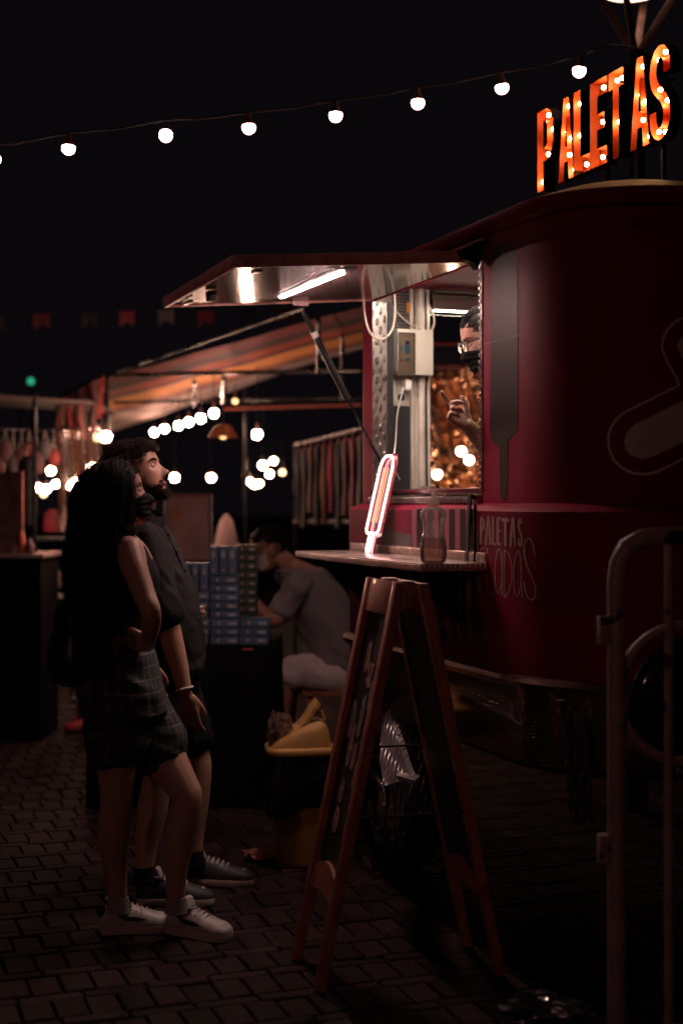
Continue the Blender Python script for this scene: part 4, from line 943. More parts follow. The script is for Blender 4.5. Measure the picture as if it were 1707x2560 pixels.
def hand_into(mb, M, curls, thumb=((30, 25), (10, 5)), s=1.0, flip=1):
    """local x = fingers, y = thumb side (times flip), z = back of the hand; curls bend towards -z"""
    T = lambda p: M @ Vector((p[0] * s, p[1] * s * flip, p[2] * s))
    rr = []
    for x, w, h in ((-.015, .025, .019), (0, .026, .018), (.02, .034, .017), (.05, .040, .015), (.078, .041, .013), (.092, .036, .010)):
        rr.append([T((x, w * math.cos(2 * math.pi * k / 16), h * math.sin(2 * math.pi * k / 16))) for k in range(16)])
    mb.rings(rr)
    for (y0, ln, r), cv in zip(((.030, .074, .0092), (.010, .082, .0094), (-.010, .076, .0090), (-.029, .060, .0082)), curls):
        p = Vector((.074, y0, 0)); a = 0; pts = [(p.x - .012, p.y, p.z, r * 1.15), (p.x + .006, p.y, p.z + .001, r * 1.12)]
        p = Vector((.084, y0, 0)); spread = cv[3] if len(cv) > 3 else 0
        for seg, bend in zip((.46, .30, .24), cv[:3]):
            a += R(bend); d = Vector((math.cos(a), math.tan(R(spread)) * math.cos(a), -math.sin(a)))
            p2 = p + d * ln * seg; pts.append((*p.lerp(p2, .5), r * .98)); pts.append((*p2, r * (1.0 if seg > .25 else .80))); p = p2; 
        Q = [(*T(q[:3]), q[3] * s) for q in pts]; P = spline(Q, 3)
        mb.tube([q[:3] for q in P], [float(q[3]) for q in P], 10); mb.ell(P[-1][:3], float(P[-1][3]), 10, 6)
    (a1, b1), (a2, b2) = thumb
    p = Vector((.012, .020, -.006)); pts = [(*p, .014)]; p = Vector((.030, .034, -.010)); pts.append((*p, .0125))
    for (a, b), ln, r in (((a1, b1), .034, .0108), ((a2, b2), .030, .0088)):
        p = p + Vector((math.cos(R(a)) * math.cos(R(b)), math.sin(R(a)) * math.cos(R(b)), -math.sin(R(b)))) * ln; pts.append((*p, r))
    Q = [(*T(q[:3]), q[3] * s) for q in pts]; P = spline(Q, 4); mb.tube([q[:3] for q in P], [float(q[3]) for q in P], 10); mb.ell(P[-1][:3], float(P[-1][3]), 10, 6)
def strand_obj(name, paths, r, m, parent, taper=.35):
    paths = np.asarray(paths, float); N_, K, _ = paths.shape
    T = np.gradient(paths, axis=1); T /= np.linalg.norm(T, axis=2)[..., None] + 1e-9
    ref = np.random.normal(size=(N_, 1, 3)); X = np.cross(T, np.broadcast_to(ref, T.shape)); X /= np.linalg.norm(X, axis=2)[..., None] + 1e-9
    Yv = np.cross(T, X); rad = (np.asarray(r) if np.ndim(r) else np.full(N_, r))[:, None, None] * np.linspace(1, taper, K)[None, :, None]
    V = np.stack([paths + (X * math.cos(a) + Yv * math.sin(a)) * rad for a in (0, 2.094, 4.189)], 2).reshape(-1, 3)
    i = np.arange(N_)[:, None, None] * K * 3 + np.arange(K - 1)[None, :, None] * 3; j = np.arange(3)[None, None, :]; jn = (j + 1) % 3
    Fc = np.stack([i + j, i + jn, i + jn + 3, i + j + 3], -1).reshape(-1, 4)
    me = bpy.data.meshes.new(name); me.from_pydata(V.tolist(), [], Fc.tolist()); me.materials.append(m)
    me.polygons.foreach_set('use_smooth', [True] * len(me.polygons))
    o_ = bpy.data.objects.new(name, me); COL.objects.link(o_); o_.parent = parent; return o_
def fold_fn(scale, amp, seed=0, dirv=(1, .3, .6)):
    def f(co):
        out = np.zeros(len(co)); rs = np.random.RandomState(seed)
        for k in range(5):
            d = np.array(dirv) + rs.normal(size=3) * .7; d /= np.linalg.norm(d); ph = rs.uniform(0, 6)
            w2 = np.sin(co @ rs.normal(size=3) * scale * .4 + ph)
            out += amp * (.5 + .5 * w2) * np.sin(co @ d * scale * (1 + .4 * k) + 1.7 * np.sin(co @ rs.normal(size=3) * scale * .5) + ph) / (1 + .4 * k)
        return out * .55
    return f
def face_mask(M, parent, m, zt=-.004, zb=-.112, spread=1.25):
    mb = MB(); nz, nf = 16, 24
    def pt(p, q, off):
        z = zb + (zt - zb) * q; ph = (p - .5) * 2 * spread
        z2 = z - .020 * abs(2 * p - 1) * (1 if q > .5 else -1) * abs(q - .5) * 2
        v = head_pt(max(-.114, min(.05, z2)), ph, 0, .006 + off, 0)
        bulge = math.exp(-((v.y) / .020) ** 2) * (.026 * math.exp(-((z + .035) / .022) ** 2) + .010 * math.exp(-((z + .07) / .03) ** 2))
        v.x += bulge + .0025 * math.sin(z * 260 + v.y * 20) * (.4 + abs(math.sin(p * 6)))
        return M @ v
    mb.grid(lambda p, q: pt(p, q, 0), nf, nz); mb.grid(lambda p, q: pt(1 - p, q, .0035), nf, nz)
    o_ = mb.build('face_mask', m, parent, smooth=True, angle=80)
    for s in (-1, 1):
        for z in (-.02, -.085):
            a = head_pt(z, s * spread * .96, 0, .008, 0); b = Vector((-.016, s * .079, .006 if z > -.05 else -.03)); q = MB()
            q.tube([M @ a, M @ (a.lerp(b, .5) + Vector((0, s * .006, 0))), M @ b], .0017, 6); q.build('ear_loop', m, o_, smooth=True)
    return o_
def eyes_into(M, parent, lid=0, skin=None):
    skin = skin or M_SKINM
    for s in (-1, 1):
        c = Vector((.0665, s * .032, .008)); q = MB(); q.ell(M @ c, .0125, 14, 10); e_ = q.build('eye', M_EYE, parent, smooth=True)
        for lo_, hi_ in ((lid, 95), (-95, -26)):      # upper and lower lid
            q = MB(); q.grid(lambda p, t_: M @ (c + Vector((math.cos(R(lo_ + (hi_ - lo_) * t_)) * math.cos((p - .5) * 2.8), math.cos(R(lo_ + (hi_ - lo_) * t_)) * math.sin((p - .5) * 2.8), math.sin(R(lo_ + (hi_ - lo_) * t_)))) * .0136), 14, 8); q.build('eyelid', skin, e_, smooth=True)
        q = MB(); q.ell(M @ (c + Vector((.0095, -s * .001, .002))), .0052, 10, 8); q.build('iris', M_IRIS, e_, smooth=True)
def brows(M, parent, m, n=60, thick=1):
    P = []
    for s in (-1, 1):
        for k in range(n):
            f = random.random(); y = s * (.012 + .036 * f); z = .026 + .008 * math.sin(f * 2.6) + random.uniform(-.0025, .0025) * thick
            ph = math.asin(max(-1, min(1, y / .075))); a = head_pt(z, ph, 0, .0005); d = Vector((-.001, s * .010, .003 - .004 * f))
            P.append([M @ (a + d * t + Vector((.0015, 0, 0))) for t in (0, .5, 1)])
    h_ = len(P) // 2; strand_obj('eyebrow', P[:h_], .0008, m, parent); return strand_obj('eyebrow', P[h_:], .0008, m, parent)
def shoe(parent, heel, toe, body, sole_m, accent, L_=.285, high=.085, name='shoe', swoosh=None, lace=None, label=None, W_=.049):
    """low sneaker from heel to toe on the ground"""
    heel = Vector(heel); toe = Vector(toe); d = (toe - heel).normalized(); M = frame(heel, d, Vector((-d.y, d.x, 0)))
    S = [(.0, .60, .045, .0), (.012, .78, .07, 0), (.05, .82, .088, 0), (.10, .80, .084, 0), (.14, .84, .074, 0), (.18, .94, .060, 0), (.22, 1.0, .048, 0), (.26, .90, .038, .002), (.285, .62, .026, .004), (.293, .30, .016, .006)]
    k_ = L_ / .293; mb = MB(); rr = []
    for x, w, h, lift in S:
        w *= W_; h *= high / .085; z0 = .022
        rr.append([M @ Vector((x * k_, y, z)) for y, z in ((-w, z0), (-w * 1.03, z0 + (h) * .35), (-w * .86, z0 + h * .72), (-w * .45, z0 + h * .96), (0, z0 + h), (w * .45, z0 + h * .96), (w * .86, z0 + h * .72), (w * 1.03, z0 + h * .35), (w, z0))])
    mb.rings(rr); sh = mb.build(name, body, parent, smooth=True, angle=70)
    if label: sh['label'] = label
    mb = MB(); out = [(x * k_, w * W_ * 1.07) for x, w, h, l in S]; poly = [(x, -w) for x, w in out] + [(x, w) for x, w in out[::-1]]
    mb.prism(poly, .027, M @ Matrix.Translation((0, 0, .001))); mb.build('sole', sole_m, sh, bevel=.003)
    # toe cap, heel tab, side panel
    mb = MB(); mb.ell(M @ Vector((.240 * k_, 0, .038)), (.036, .044, .026), 14, 8, M.to_3x3()); mb.build('toe_cap', lace or body, sh, smooth=True)
    mb = MB(); mb.ell(M @ Vector((.012, 0, .066 * high / .085 + .006)), (.016, .030, .030), 12, 8, M.to_3x3()); mb.build('heel_tab', accent, sh, smooth=True)
    mb = MB(); mb.tube([M @ Vector((.062 + .045 * math.cos(2 * PI * k / 20), .034 * math.sin(2 * PI * k / 20), .022 + high * 1.0 - .012 * math.cos(2 * PI * k / 20))) for k in range(20)], .008, 8, closed=True); mb.build('collar', accent, sh, smooth=True)
    tg = MB(); tg.hexa([M @ Vector(p) for p in ((.075, -.026, .095), (.10, -.030, .085), (.10, .030, .085), (.075, .026, .095))], [M @ Vector(p) for p in ((.070, -.022, high + .055), (.082, -.024, high + .050), (.082, .024, high + .050), (.070, .022, high + .055))]); tg.build('tongue', lace or body, sh, bevel=.004)
    for k in range(5):
        x = .105 + .020 * k; z = .022 + np.interp(x, [s[0] for s in S], [s[2] for s in S]) * high / .085 + .001; q = MB()
        q.tube([M @ Vector((x * k_, -.028, z - .012)), M @ Vector((x * k_ + .004, 0, z + .004)), M @ Vector((x * k_, .028, z - .012))], .0036, 6); q.build('lace', lace or body, sh, smooth=True)
    if swoosh:
        for s in (-1, 1):
            pts = [(.235, .030), (.20, .026), (.15, .028), (.10, .040), (.065, .060), (.085, .052), (.12, .046), (.17, .042), (.21, .042)] 
            q = MB(); q.add([M @ Vector((x * k_, s * (np.interp(x, [v[0] for v in S], [v[1] for v in S]) * W_ * (1.04 - .18 * max(0, (z - .035) / .04)) + .0015), z + .022)) for x, z in [(.19, .030), (.15, .024), (.10, .028), (.062, .048), (.055, .060), (.075, .052), (.11, .042), (.15, .040)]], [tuple(range(8))]); q.build('side_mark', swoosh, sh)
    return sh

# ------------------------------------------------------------------ standing man
def root_at(p): return Vector((p[0], p[1], 0))
man_loc = Vector(((400 - CX) / F * 5.5, 5.5, 0))
man = thing('person', man_loc, 'bearded man in a black shirt and shorts looking up at the serving hatch', 'person')
mo = -man_loc
A = lambda u, v, Y: px(u, v, Y) + mo
hm = Matrix.Translation(Vector((-.786, 5.5, 1.628)) + mo) @ Matrix.Rotation(R(-6), 4, 'Z') @ Matrix.Rotation(R(-19), 4, 'Y')
fw_, rt_ = Vector((1, 0, 0)), Vector((0, -1, 0))
TS = [((345, 1262), .062, .060), ((348, 1290), .075, .068), ((352, 1318), .135, .085), ((358, 1342), .188, .098), ((372, 1400), .195, .115), ((394, 1465), .185, .122), ((410, 1535), .178, .128), ((417, 1600), .172, .130), ((415, 1665), .170, .130), ((408, 1715), .165, .128)]
body = MB(); head_into(body, hm, 1.15)
torso(body, [(A(u, v, 5.5), a, b) for (u, v), a, b in TS], fw_, rt_)
limb(body, [(*A(346, 1300, 5.5), .058), (*A(356, 1250, 5.5), .056), (*A(352, 1215, 5.5), .058)])
near_arm = [(*A(362, 1348, 5.33), .056), (*A(385, 1430, 5.29), .050), (*A(412, 1535, 5.25), .042), (*A(425, 1580, 5.25), .043), (*A(446, 1660, 5.24), .036), (*A(463, 1730, 5.23), .026)]
far_arm = [(*A(365, 1348, 5.67), .056), (*A(385, 1440, 5.74), .050), (*A(405, 1530, 5.76), .042), (*A(425, 1542, 5.70), .040), (*A(453, 1534, 5.63), .028)]
limb(body, near_arm); limb(body, far_arm)
nl = [(*A(402, 1700, 5.41), .088), (*A(402, 1800, 5.39), .078), (*A(398, 1900, 5.37), .060), (*A(396, 1945, 5.36), .056), (*A(380, 2030, 5.36), .057), (*A(366, 2120, 5.36), .042), (*A(360, 2185, 5.36), .036)]
flg = [(*A(425, 1700, 5.59), .088), (*A(458, 1800, 5.61), .078), (*A(487, 1885, 5.62), .060), (*A(494, 1925, 5.62), .056), (*A(486, 2010, 5.63), .058), (*A(484, 2090, 5.63), .042), (*A(484, 2145, 5.63), .036)]
limb(body, nl); limb(body, flg)
hand_into(body, frame(A(465, 1738, 5.23), (.17, .02, -1), (1, -.3, .1)), [(18, 25, 15), (22, 30, 18), (26, 34, 18), (30, 36, 20)], ((20, 20), (5, 25)), 1.0)
hand_into(body, frame(A(452, 1532, 5.62), (.42, -.85, .05), (.1, .1, 1)), [(35, 35, 15), (38, 38, 15), (40, 38, 15), (42, 38, 15)], ((35, 10), (15, 15)), .9)
remesh(body, 'body', M_SKINM, .0052, man, 3)
# shirt
sh_ = MB()
torso(sh_, [(A(u, v, 5.5), a, b) for (u, v), a, b in [((350, 1296), .085, .074), ((353, 1318), .146, .096), ((358, 1342), .200, .110), ((373, 1400), .210, .130), ((395, 1465), .203, .138), ((412, 1535), .198, .142), ((421, 1600), .196, .140), ((421, 1655), .198, .140), ((420, 1688), .199, .138)]], fw_, rt_)
for arm in (near_arm, far_arm): limb(sh_, [(*a[:3], a[3] + g) for a, g in zip(arm[:3], (.016, .022, .030))])
remesh(sh_, 'shirt', M_CLOTHK, .008, man, 2, fold_fn(42, .0075, 4, (.3, .2, 1)))
for s, Y in ((-1, 5.44), (1, 5.56)):   # collar points
    q = MB(); pts = [A(330, 1292, Y + s * .03), A(372, 1268, Y + s * .02), A(412, 1290, Y), A(409, 1322, Y + s * .015), A(392, 1316, Y + s * .03), A(350, 1312, Y + s * .06)]
    q.add(pts + [p + Vector((.004, s * .006, 0)) for p in pts], [tuple(range(6)), tuple(range(11, 5, -1))] + [(i, (i + 1) % 6, 6 + (i + 1) % 6, 6 + i) for i in range(6)]); q.build('collar', M_CLOTHK, man)
pk = [A(u, v, 5.44) for u, v in ((409, 1318), (430, 1360), (449, 1400), (468, 1455), (486, 1515), (497, 1580), (500, 1680))]
q = MB(); q.tube([Vector(p[:3]) + Vector((.004, -.01, 0)) for p in spline([tuple(p) for p in pk], 5)], .007, 6, flat=.4); q.build('button_placket', M_CLOTHK, man, smooth=True)
for k in range(6):
    f = (k + .5) / 6; p = spline([tuple(p) for p in pk], 8)[int(f * 48)]; q = MB(); q.ell(Vector(p) + Vector((.008, -.014, 0)), .005, 8, 6); q.build('button', mat('dark_button', (.05, .04, .04), .25), man, smooth=True)
st_ = MB()
torso(st_, [(A(415, 1640, 5.5), .180, .135), (A(412, 1690, 5.5), .182, .138), (A(410, 1730, 5.5), .180, .135)], fw_, rt_)
for lg in (nl, flg): limb(st_, [(*lg[0][:3], .100), (*lg[1][:3], .104), (*(Vector(lg[1][:3]).lerp(Vector(lg[2][:3]), .45)), .100)])
remesh(st_, 'shorts', M_CLOTHB, .008, man, 2, fold_fn(36, .006, 9, (.4, .2, .5)))
# hair: short curls, longer on top
rh = np.random.RandomState(5); P = []; rad = []
while len(P) < 3000:
    z = rh.uniform(-.05, .1225); ph = rh.uniform(-PI, PI)
    c_ = math.cos(ph)
    hair_line = .060 if c_ > .55 else (.030 if c_ > .2 else (-.01 if c_ > -.15 else -.06))
    if z < hair_line: continue
    p = head_pt(z, ph, 0, .001, 0); nrm = Vector((p.x + .01, p.y, (p.z - .01) * 1.1)).normalized()
    top = max(0, min(1, (z - .03) / .06)); ln = .011 + .021 * top * (1 if p.x > -.05 else .6); ln *= rh.uniform(.7, 1.25)
    t1 = nrm.orthogonal().normalized(); t2 = nrm.cross(t1); cr = .007 * (.35 + top) * rh.uniform(.5, 1.3); w0 = rh.uniform(0, 6.28); turns = rh.uniform(.8, 1.7) * 6.28
    flow = Vector((.005 if p.x > .03 else -.014, rh.normal() * .006, -.004)) * (1 + top)
    path = []
    for k in range(9):
        f = k / 8; a = w0 + turns * f
        path.append(hm @ (p + nrm * ln * math.sin(f * 1.5) * .8 + flow * f * f + (t1 * math.cos(a) + t2 * math.sin(a)) * cr * f))
    P.append([tuple(x) for x in path]); rad.append(rh.uniform(.0011, .0018))
strand_obj('hair', P, np.array(rad), M_HAIRM, man)
cap = MB(); zz = np.linspace(.0, .122, 14)
cap.grid(lambda p, q_: hm @ head_pt(float(np.interp(q_, [0, 1], [[.085, .050, .015, -.03][min(3, int(abs(p - .5) * 2 * 4))], .1222])), (p - .5) * 2 * PI + 0, 0, .004, 0), 40, 14)
cap.build('hair_base', M_HAIRM, man, smooth=True)
P = []; rad = []
while len(P) < 2600:
    z = rh.uniform(-.119, -.010); ph = rh.uniform(-1.55, 1.55); y = abs(math.sin(ph))
    keep = z < -.086 or (abs(ph) > .9 and z < -.058) or (abs(ph) > 1.2 and z < -.02) or (-.060 < z < -.051 and abs(ph) < .5) or (z < -.066 and abs(ph) > .5)
    if not keep: continue
    p = head_pt(z, ph, 0, .0005); nrm = Vector((p.x, p.y, 0)).normalized(); d = (nrm * .6 + Vector((.25, 0, -1.0))).normalized(); ln = rh.uniform(.006, .014) * (1.2 if z < -.09 else .8)
    if z > -.064: d = Vector((.35, p.y * 14, -1)).normalized(); ln *= .8
    c2 = Vector(rh.normal(size=3)) * .003
    P.append([tuple(hm @ (p + d * ln * f + nrm * .006 * f + c2 * f * f)) for f in (0, .35, .7, 1)]); rad.append(rh.uniform(.0006, .0011))
strand_obj('beard', P, np.array(rad), M_BEARD, man)
bb = MB(); bb.grid(lambda p, q_: hm @ head_pt(-.1195 + .032 * q_ * (.7 + 1.5 * abs(p - .5)), (p - .5) * 2 * 1.5, 0, .003), 30, 10); bb.build('beard_base', M_BEARD, man, smooth=True)
eyes_into(hm, man, -2); brows(hm, man, M_HAIRM, 90)
q = MB(); q.ell(hm @ Vector((.0875, 0, -.067)), (.0075, .021, .0085), 14, 10, hm.to_3x3()); q.build('lips', M_LIP, man, smooth=True)
q = MB(); wr = A(461, 1722, 5.23); ax = (A(463, 1730, 5.23) - A(446, 1660, 5.24)).normalized(); t1 = ax.orthogonal().normalized(); t2 = ax.cross(t1)
q.tube([wr + (t1 * math.cos(2 * PI * k / 24) + t2 * math.sin(2 * PI * k / 24)) * .0315 for k in range(24)], .0042, 8, closed=True); q.build('wristband', mat('pale_band', (.6, .5, .48), .5), man, smooth=True)
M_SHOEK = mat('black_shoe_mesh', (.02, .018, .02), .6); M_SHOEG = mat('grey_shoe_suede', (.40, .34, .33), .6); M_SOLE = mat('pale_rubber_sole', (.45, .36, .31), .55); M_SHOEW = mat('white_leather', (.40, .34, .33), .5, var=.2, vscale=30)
gA = ground(345, 2258) + mo; shoe(man, (gA.x, gA.y, 0), (gA.x + .6, gA.y - .02, 0), M_SHOEK, M_SOLE, M_SHOEK, .29, lace=M_SHOEG, name='sneaker')
gB = ground(468, 2208) + mo; shoe(man, (gB.x - .02, gB.y, 0), (gB.x + .6, gB.y - .06, 0), M_SHOEK, M_SOLE, M_SHOEK, .29, lace=M_SHOEG, name='sneaker')
for lg in (nl, flg):
    q = MB(); a = Vector(lg[-1][:3]); q.tube([a + Vector((0, 0, .03)), a - Vector((-.005, 0, .03))], [.040, .043], 14); q.build('sock', M_CLOTHB, man, smooth=True)
for lg, g in ((nl, gA), (flg, gB)): pass

# ------------------------------------------------------------------ standing woman
wl_ = Vector(((310 - CX) / F * 4.95, 4.95, 0))
wom = thing('person', wl_, 'woman with long dark hair and black mask, hand on hip, in checked shorts', 'person')
wo_ = -wl_
B = lambda u, v, Y: px(u, v, Y) + wo_
wh = Matrix.Translation(B(299, 1240, 4.95)) @ Matrix.Rotation(R(14), 4, 'Z') @ Matrix.Rotation(R(-12), 4, 'Y') @ Matrix.Scale(.94, 4)
TW = [((285, 1300), .055, .052), ((288, 1330), .08, .06), ((297, 1352), .145, .075), ((305, 1380), .165, .092), ((312, 1430), .152, .112), ((313, 1475), .142, .108), ((306, 1540), .122, .088), ((300, 1600), .130, .092), ((300, 1670), .160, .115), ((303, 1740), .170, .125)]
body = MB(); head_into(body, wh, .85); torso(body, [(B(u, v, 4.95), a, b) for (u, v), a, b in TW], fw_, rt_)
limb(body, [(*B(286, 1330, 4.95), .048), (*B(290, 1300, 4.95), .046), (*B(292, 1270, 4.95), .048)])
wa = [(*B(322, 1376, 4.80), .050), (*B(338, 1425, 4.75), .044), (*B(362, 1490, 4.70), .038), (*B(377, 1528, 4.67), .034), (*B(377, 1560, 4.71), .034), (*B(374, 1596, 4.79), .024)]
wf = [(*B(312, 1376, 5.10), .048), (*B(316, 1450, 5.14), .042), (*B(322, 1530, 5.15), .034), (*B(350, 1600, 5.13), .032), (*B(372, 1660, 5.1), .024)]
limb(body, wa); limb(body, wf)
hand_into(body, frame(B(375, 1600, 4.795), (-.75, .25, -.15), (-.25, -.2, 1)), [(25, 25, 12), (28, 25, 12), (30, 26, 12), (32, 28, 12)], ((40, 5), (20, 10)), .92)
hand_into(body, frame(B(373, 1662, 5.1), (.2, 0, -1), (1, -.3, 0)), [(20, 25, 15)] * 4, ((20, 20), (5, 20)), .9)
la = [(*B(292, 1750, 4.88), .092), (*B(290, 1850, 4.87), .082), (*B(292, 1960, 4.88), .060), (*B(290, 2015, 4.89), .054), (*B(284, 2080, 4.92), .056), (*B(290, 2170, 4.97), .040), (*B(296, 2245, 4.99), .033)]
lb = [(*B(336, 1750, 5.03), .092), (*B(392, 1860, 5.0), .082), (*B(452, 1960, 4.96), .060), (*B(468, 2000, 4.95), .054), (*B(452, 2080, 4.95), .056), (*B(442, 2170, 4.95), .040), (*B(440, 2245, 4.95), .033)]
limb(body, la); limb(body, lb)
remesh(body, 'body', M_SKINW, .0052, wom, 3)
tp = MB(); torso(tp, [(B(u, v, 4.95), a, b) for (u, v), a, b in [((300, 1362), .085, .082), ((304, 1385), .128, .098), ((311, 1430), .148, .122), ((312, 1475), .152, .118), ((305, 1540), .140, .106), ((300, 1600), .148, .112), ((300, 1650), .166, .124)]], fw_, rt_)
remesh(tp, 'top', M_CLOTHB, .008, wom, 2, fold_fn(34, .004, 2))
def plaid():
    m = mat('black_white_check', (.012, .012, .013), .8, 0, var=.2, vscale=30, bump=.1, bscale=300)
    nt = m.node_tree; N = nt.nodes; L = nt.links; b = N['Principled BSDF']; tc = N.new('ShaderNodeTexCoord'); sp = N.new('ShaderNodeSeparateXYZ'); L.new(tc.outputs['Object'], sp.inputs[0])
    outs = []
    xy = N.new('ShaderNodeMath'); xy.operation = 'ADD'; L.new(sp.outputs[0], xy.inputs[0]); L.new(sp.outputs[1], xy.inputs[1])
    for src, k in ((xy.outputs[0], 23), (sp.outputs[2], 23)):
        mu = N.new('ShaderNodeMath'); mu.operation = 'MULTIPLY'; mu.inputs[1].default_value = k; L.new(src, mu.inputs[0])
        fr = N.new('ShaderNodeMath'); fr.operation = 'FRACT'; L.new(mu.outputs[0], fr.inputs[0])
        lt = N.new('ShaderNodeMath'); lt.operation = 'LESS_THAN'; lt.inputs[1].default_value = .10; L.new(fr.outputs[0], lt.inputs[0]); outs.append(lt)
    ad = N.new('ShaderNodeMath'); ad.operation = 'MAXIMUM'; L.new(outs[0].outputs[0], ad.inputs[0]); L.new(outs[1].outputs[0], ad.inputs[1])
    mx = N.new('ShaderNodeMixRGB'); L.new(ad.outputs[0], mx.inputs[0]); L.new(b.inputs['Base Color'].links[0].from_socket, mx.inputs[1]); mx.inputs[2].default_value = (.10, .08, .08, 1)
    L.new(mx.outputs[0], b.inputs['Base Color']); return m
ws = MB(); torso(ws, [(B(u, v, 4.95), a, b) for (u, v), a, b in [((300, 1622), .160, .118), ((301, 1670), .178, .134), ((306, 1730), .190, .148), ((312, 1780), .190, .150)]], fw_, rt_)
for lg, g in ((la, .0), (lb, 0)): limb(ws, [(*lg[0][:3], .108), (*(Vector(lg[0][:3]).lerp(Vector(lg[1][:3]), .75)), .112), (*lg[1][:3], .112)])
remesh(ws, 'shorts', plaid(), .008, wom, 2, fold_fn(40, .009, 12, (.8, .3, .2)))
eyes_into(wh, wom, 2, M_SKINW); brows(wh, wom, M_HAIRW, 50)
face_mask(wh, wom, M_MASKB)
# long hair: strands fall under gravity and slide over head, shoulders and back
rs = np.random.RandomState(8); NS, K = 4600, 30
roots = []; dirs = []
while len(roots) < NS:
    z = rs.uniform(-.06, .1222); ph = rs.uniform(-PI, PI); c_ = math.cos(ph)
    hl = .070 if c_ > .6 else (.035 if c_ > .25 else (-.03 if c_ > -.1 else -.07))
    if z < hl: continue
    p = head_pt(z, ph, 0, .002, 0); w = wh @ p; s = 1 if p.y > .0 else -1
    d = wh.to_3x3() @ Vector((-.55 if c_ < .5 else -.25, s * (.8 if z > .09 else .35), .10 if z > .09 else -.45)); roots.append(w); dirs.append(d.normalized())
X = np.array([tuple(p) for p in roots]); D = np.array([tuple(d) for d in dirs]); hinv_ = np.array(wh.inverted()); hmat = np.array(wh)
paths = [X.copy()]; thick = rs.uniform(.006, .028, NS); lenf = rs.uniform(.72, 1.08, NS); side_wave = rs.uniform(0, 6.28, NS)
TE = [(np.array(B(u, v, 4.95)), a, b) for (u, v), a, b in TW]
for k in range(K - 1):
    g = min(1, .22 + k * .05); D = D * (1 - g * .5) + np.array([-.02, 0, -1.0]) * g * .5
    D += np.stack([np.sin(k * .55 + side_wave) * .10, np.cos(k * .5 + side_wave * 1.7) * .07, np.zeros(NS)], 1)
    D /= np.linalg.norm(D, axis=1)[:, None]; X = X + D * (.0215 * lenf)[:, None]
    # head ellipsoid
    loc = np.c_[X, np.ones(NS)] @ hinv_.T; loc = loc[:, :3]; cen = np.array([-.010, 0, .012]); rr = np.array([.102, .079, .120]); e_ = (loc - cen) / (rr + thick[:, None] * .85); l_ = np.linalg.norm(e_, axis=1)
    ins = (l_ < 1); loc[ins] = cen + (loc[ins] - cen) / l_[ins][:, None]
    # keep the face clear
    fz = (loc[:, 0] > .018) & (loc[:, 2] < .070) & (loc[:, 2] > -.13) & (np.abs(loc[:, 1]) < .07)
    loc[fz, 0] = np.minimum(loc[fz, 0], .018 + .012 * np.sin(side_wave[fz]))
    X = (np.c_[loc, np.ones(NS)] @ hmat.T)[:, :3]
    for c, a, b in TE:
        near = np.abs(X[:, 2] - c[2]) < .045; q2 = np.stack([(X[:, 0] - c[0]) / (b + thick), (X[:, 1] - c[1]) / (a + thick)], 1); l2 = np.linalg.norm(q2, axis=1)
        ii = near & (l2 < 1) & (l2 > 1e-4); X[ii, 0] = c[0] + q2[ii, 0] / l2[ii] * (b + thick[ii]); X[ii, 1] = c[1] + q2[ii, 1] / l2[ii] * (a + thick[ii])
    paths.append(X.copy())
NF = 260; fly = np.stack(paths, 1)[rs.choice(NS, NF, False)]; wob = np.cumsum(rs.normal(size=(NF, K, 3)) * .0022, axis=1); fly = fly + wob + (fly - np.array(wh.translation)[None, None]) * np.array([.05, .05, .0]) * rs.uniform(.2, 1.2, (NF, 1, 1))
strand_obj('flyaway_hair', fly, .00045, M_HAIRM, wom, .5)
strand_obj('hair', np.stack(paths, 1), rs.uniform(.0006, .0011, NS), M_HAIRW, wom, .5)
cap = MB(); cap.grid(lambda p, q_: wh @ head_pt(float(np.interp(q_, [0, 1], [[.09, .055, .0, -.07][min(3, int(abs(p - .5) * 2 * 4))], .1222])), (p - .5) * 2 * PI, 0, .006, 0), 40, 16); cap.build('hair_base', M_HAIRW, wom, smooth=True)
M_BEAD = mat('pearl_bead', (.75, .8, .85), .12, .2, coat=.8)
for k in range(7):
    f = k / 6; p = B(297 + 31 * f, 1170 + 9 * f * f, 4.95); l3 = wh.inverted() @ p; l3 = Vector((l3.x, -math.sqrt(max(0, 1 - ((l3.x + .01) / .118) ** 2 - ((l3.z - .012) / .138) ** 2)) * .103 - .002, l3.z))
    q = MB(); q.ell(wh @ l3, .0042, 8, 6); q.build('hair_bead', M_BEAD, wom, smooth=True)
q = MB(); g1 = ground(252, 2332) + wo_
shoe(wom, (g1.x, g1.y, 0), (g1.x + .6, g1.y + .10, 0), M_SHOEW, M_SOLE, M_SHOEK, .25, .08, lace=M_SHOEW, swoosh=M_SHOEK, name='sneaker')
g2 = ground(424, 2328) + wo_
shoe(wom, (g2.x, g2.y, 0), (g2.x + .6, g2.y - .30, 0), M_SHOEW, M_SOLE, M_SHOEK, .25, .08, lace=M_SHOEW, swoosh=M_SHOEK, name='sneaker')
for lg in (la, lb):
    q = MB(); a = Vector(lg[-1][:3]); q.tube([a + Vector((0, 0, .004)), a - Vector((0, 0, .05))], [.037, .041], 14); q.build('sock', mat('white_sock', (.28, .23, .22), .85), wom, smooth=True)
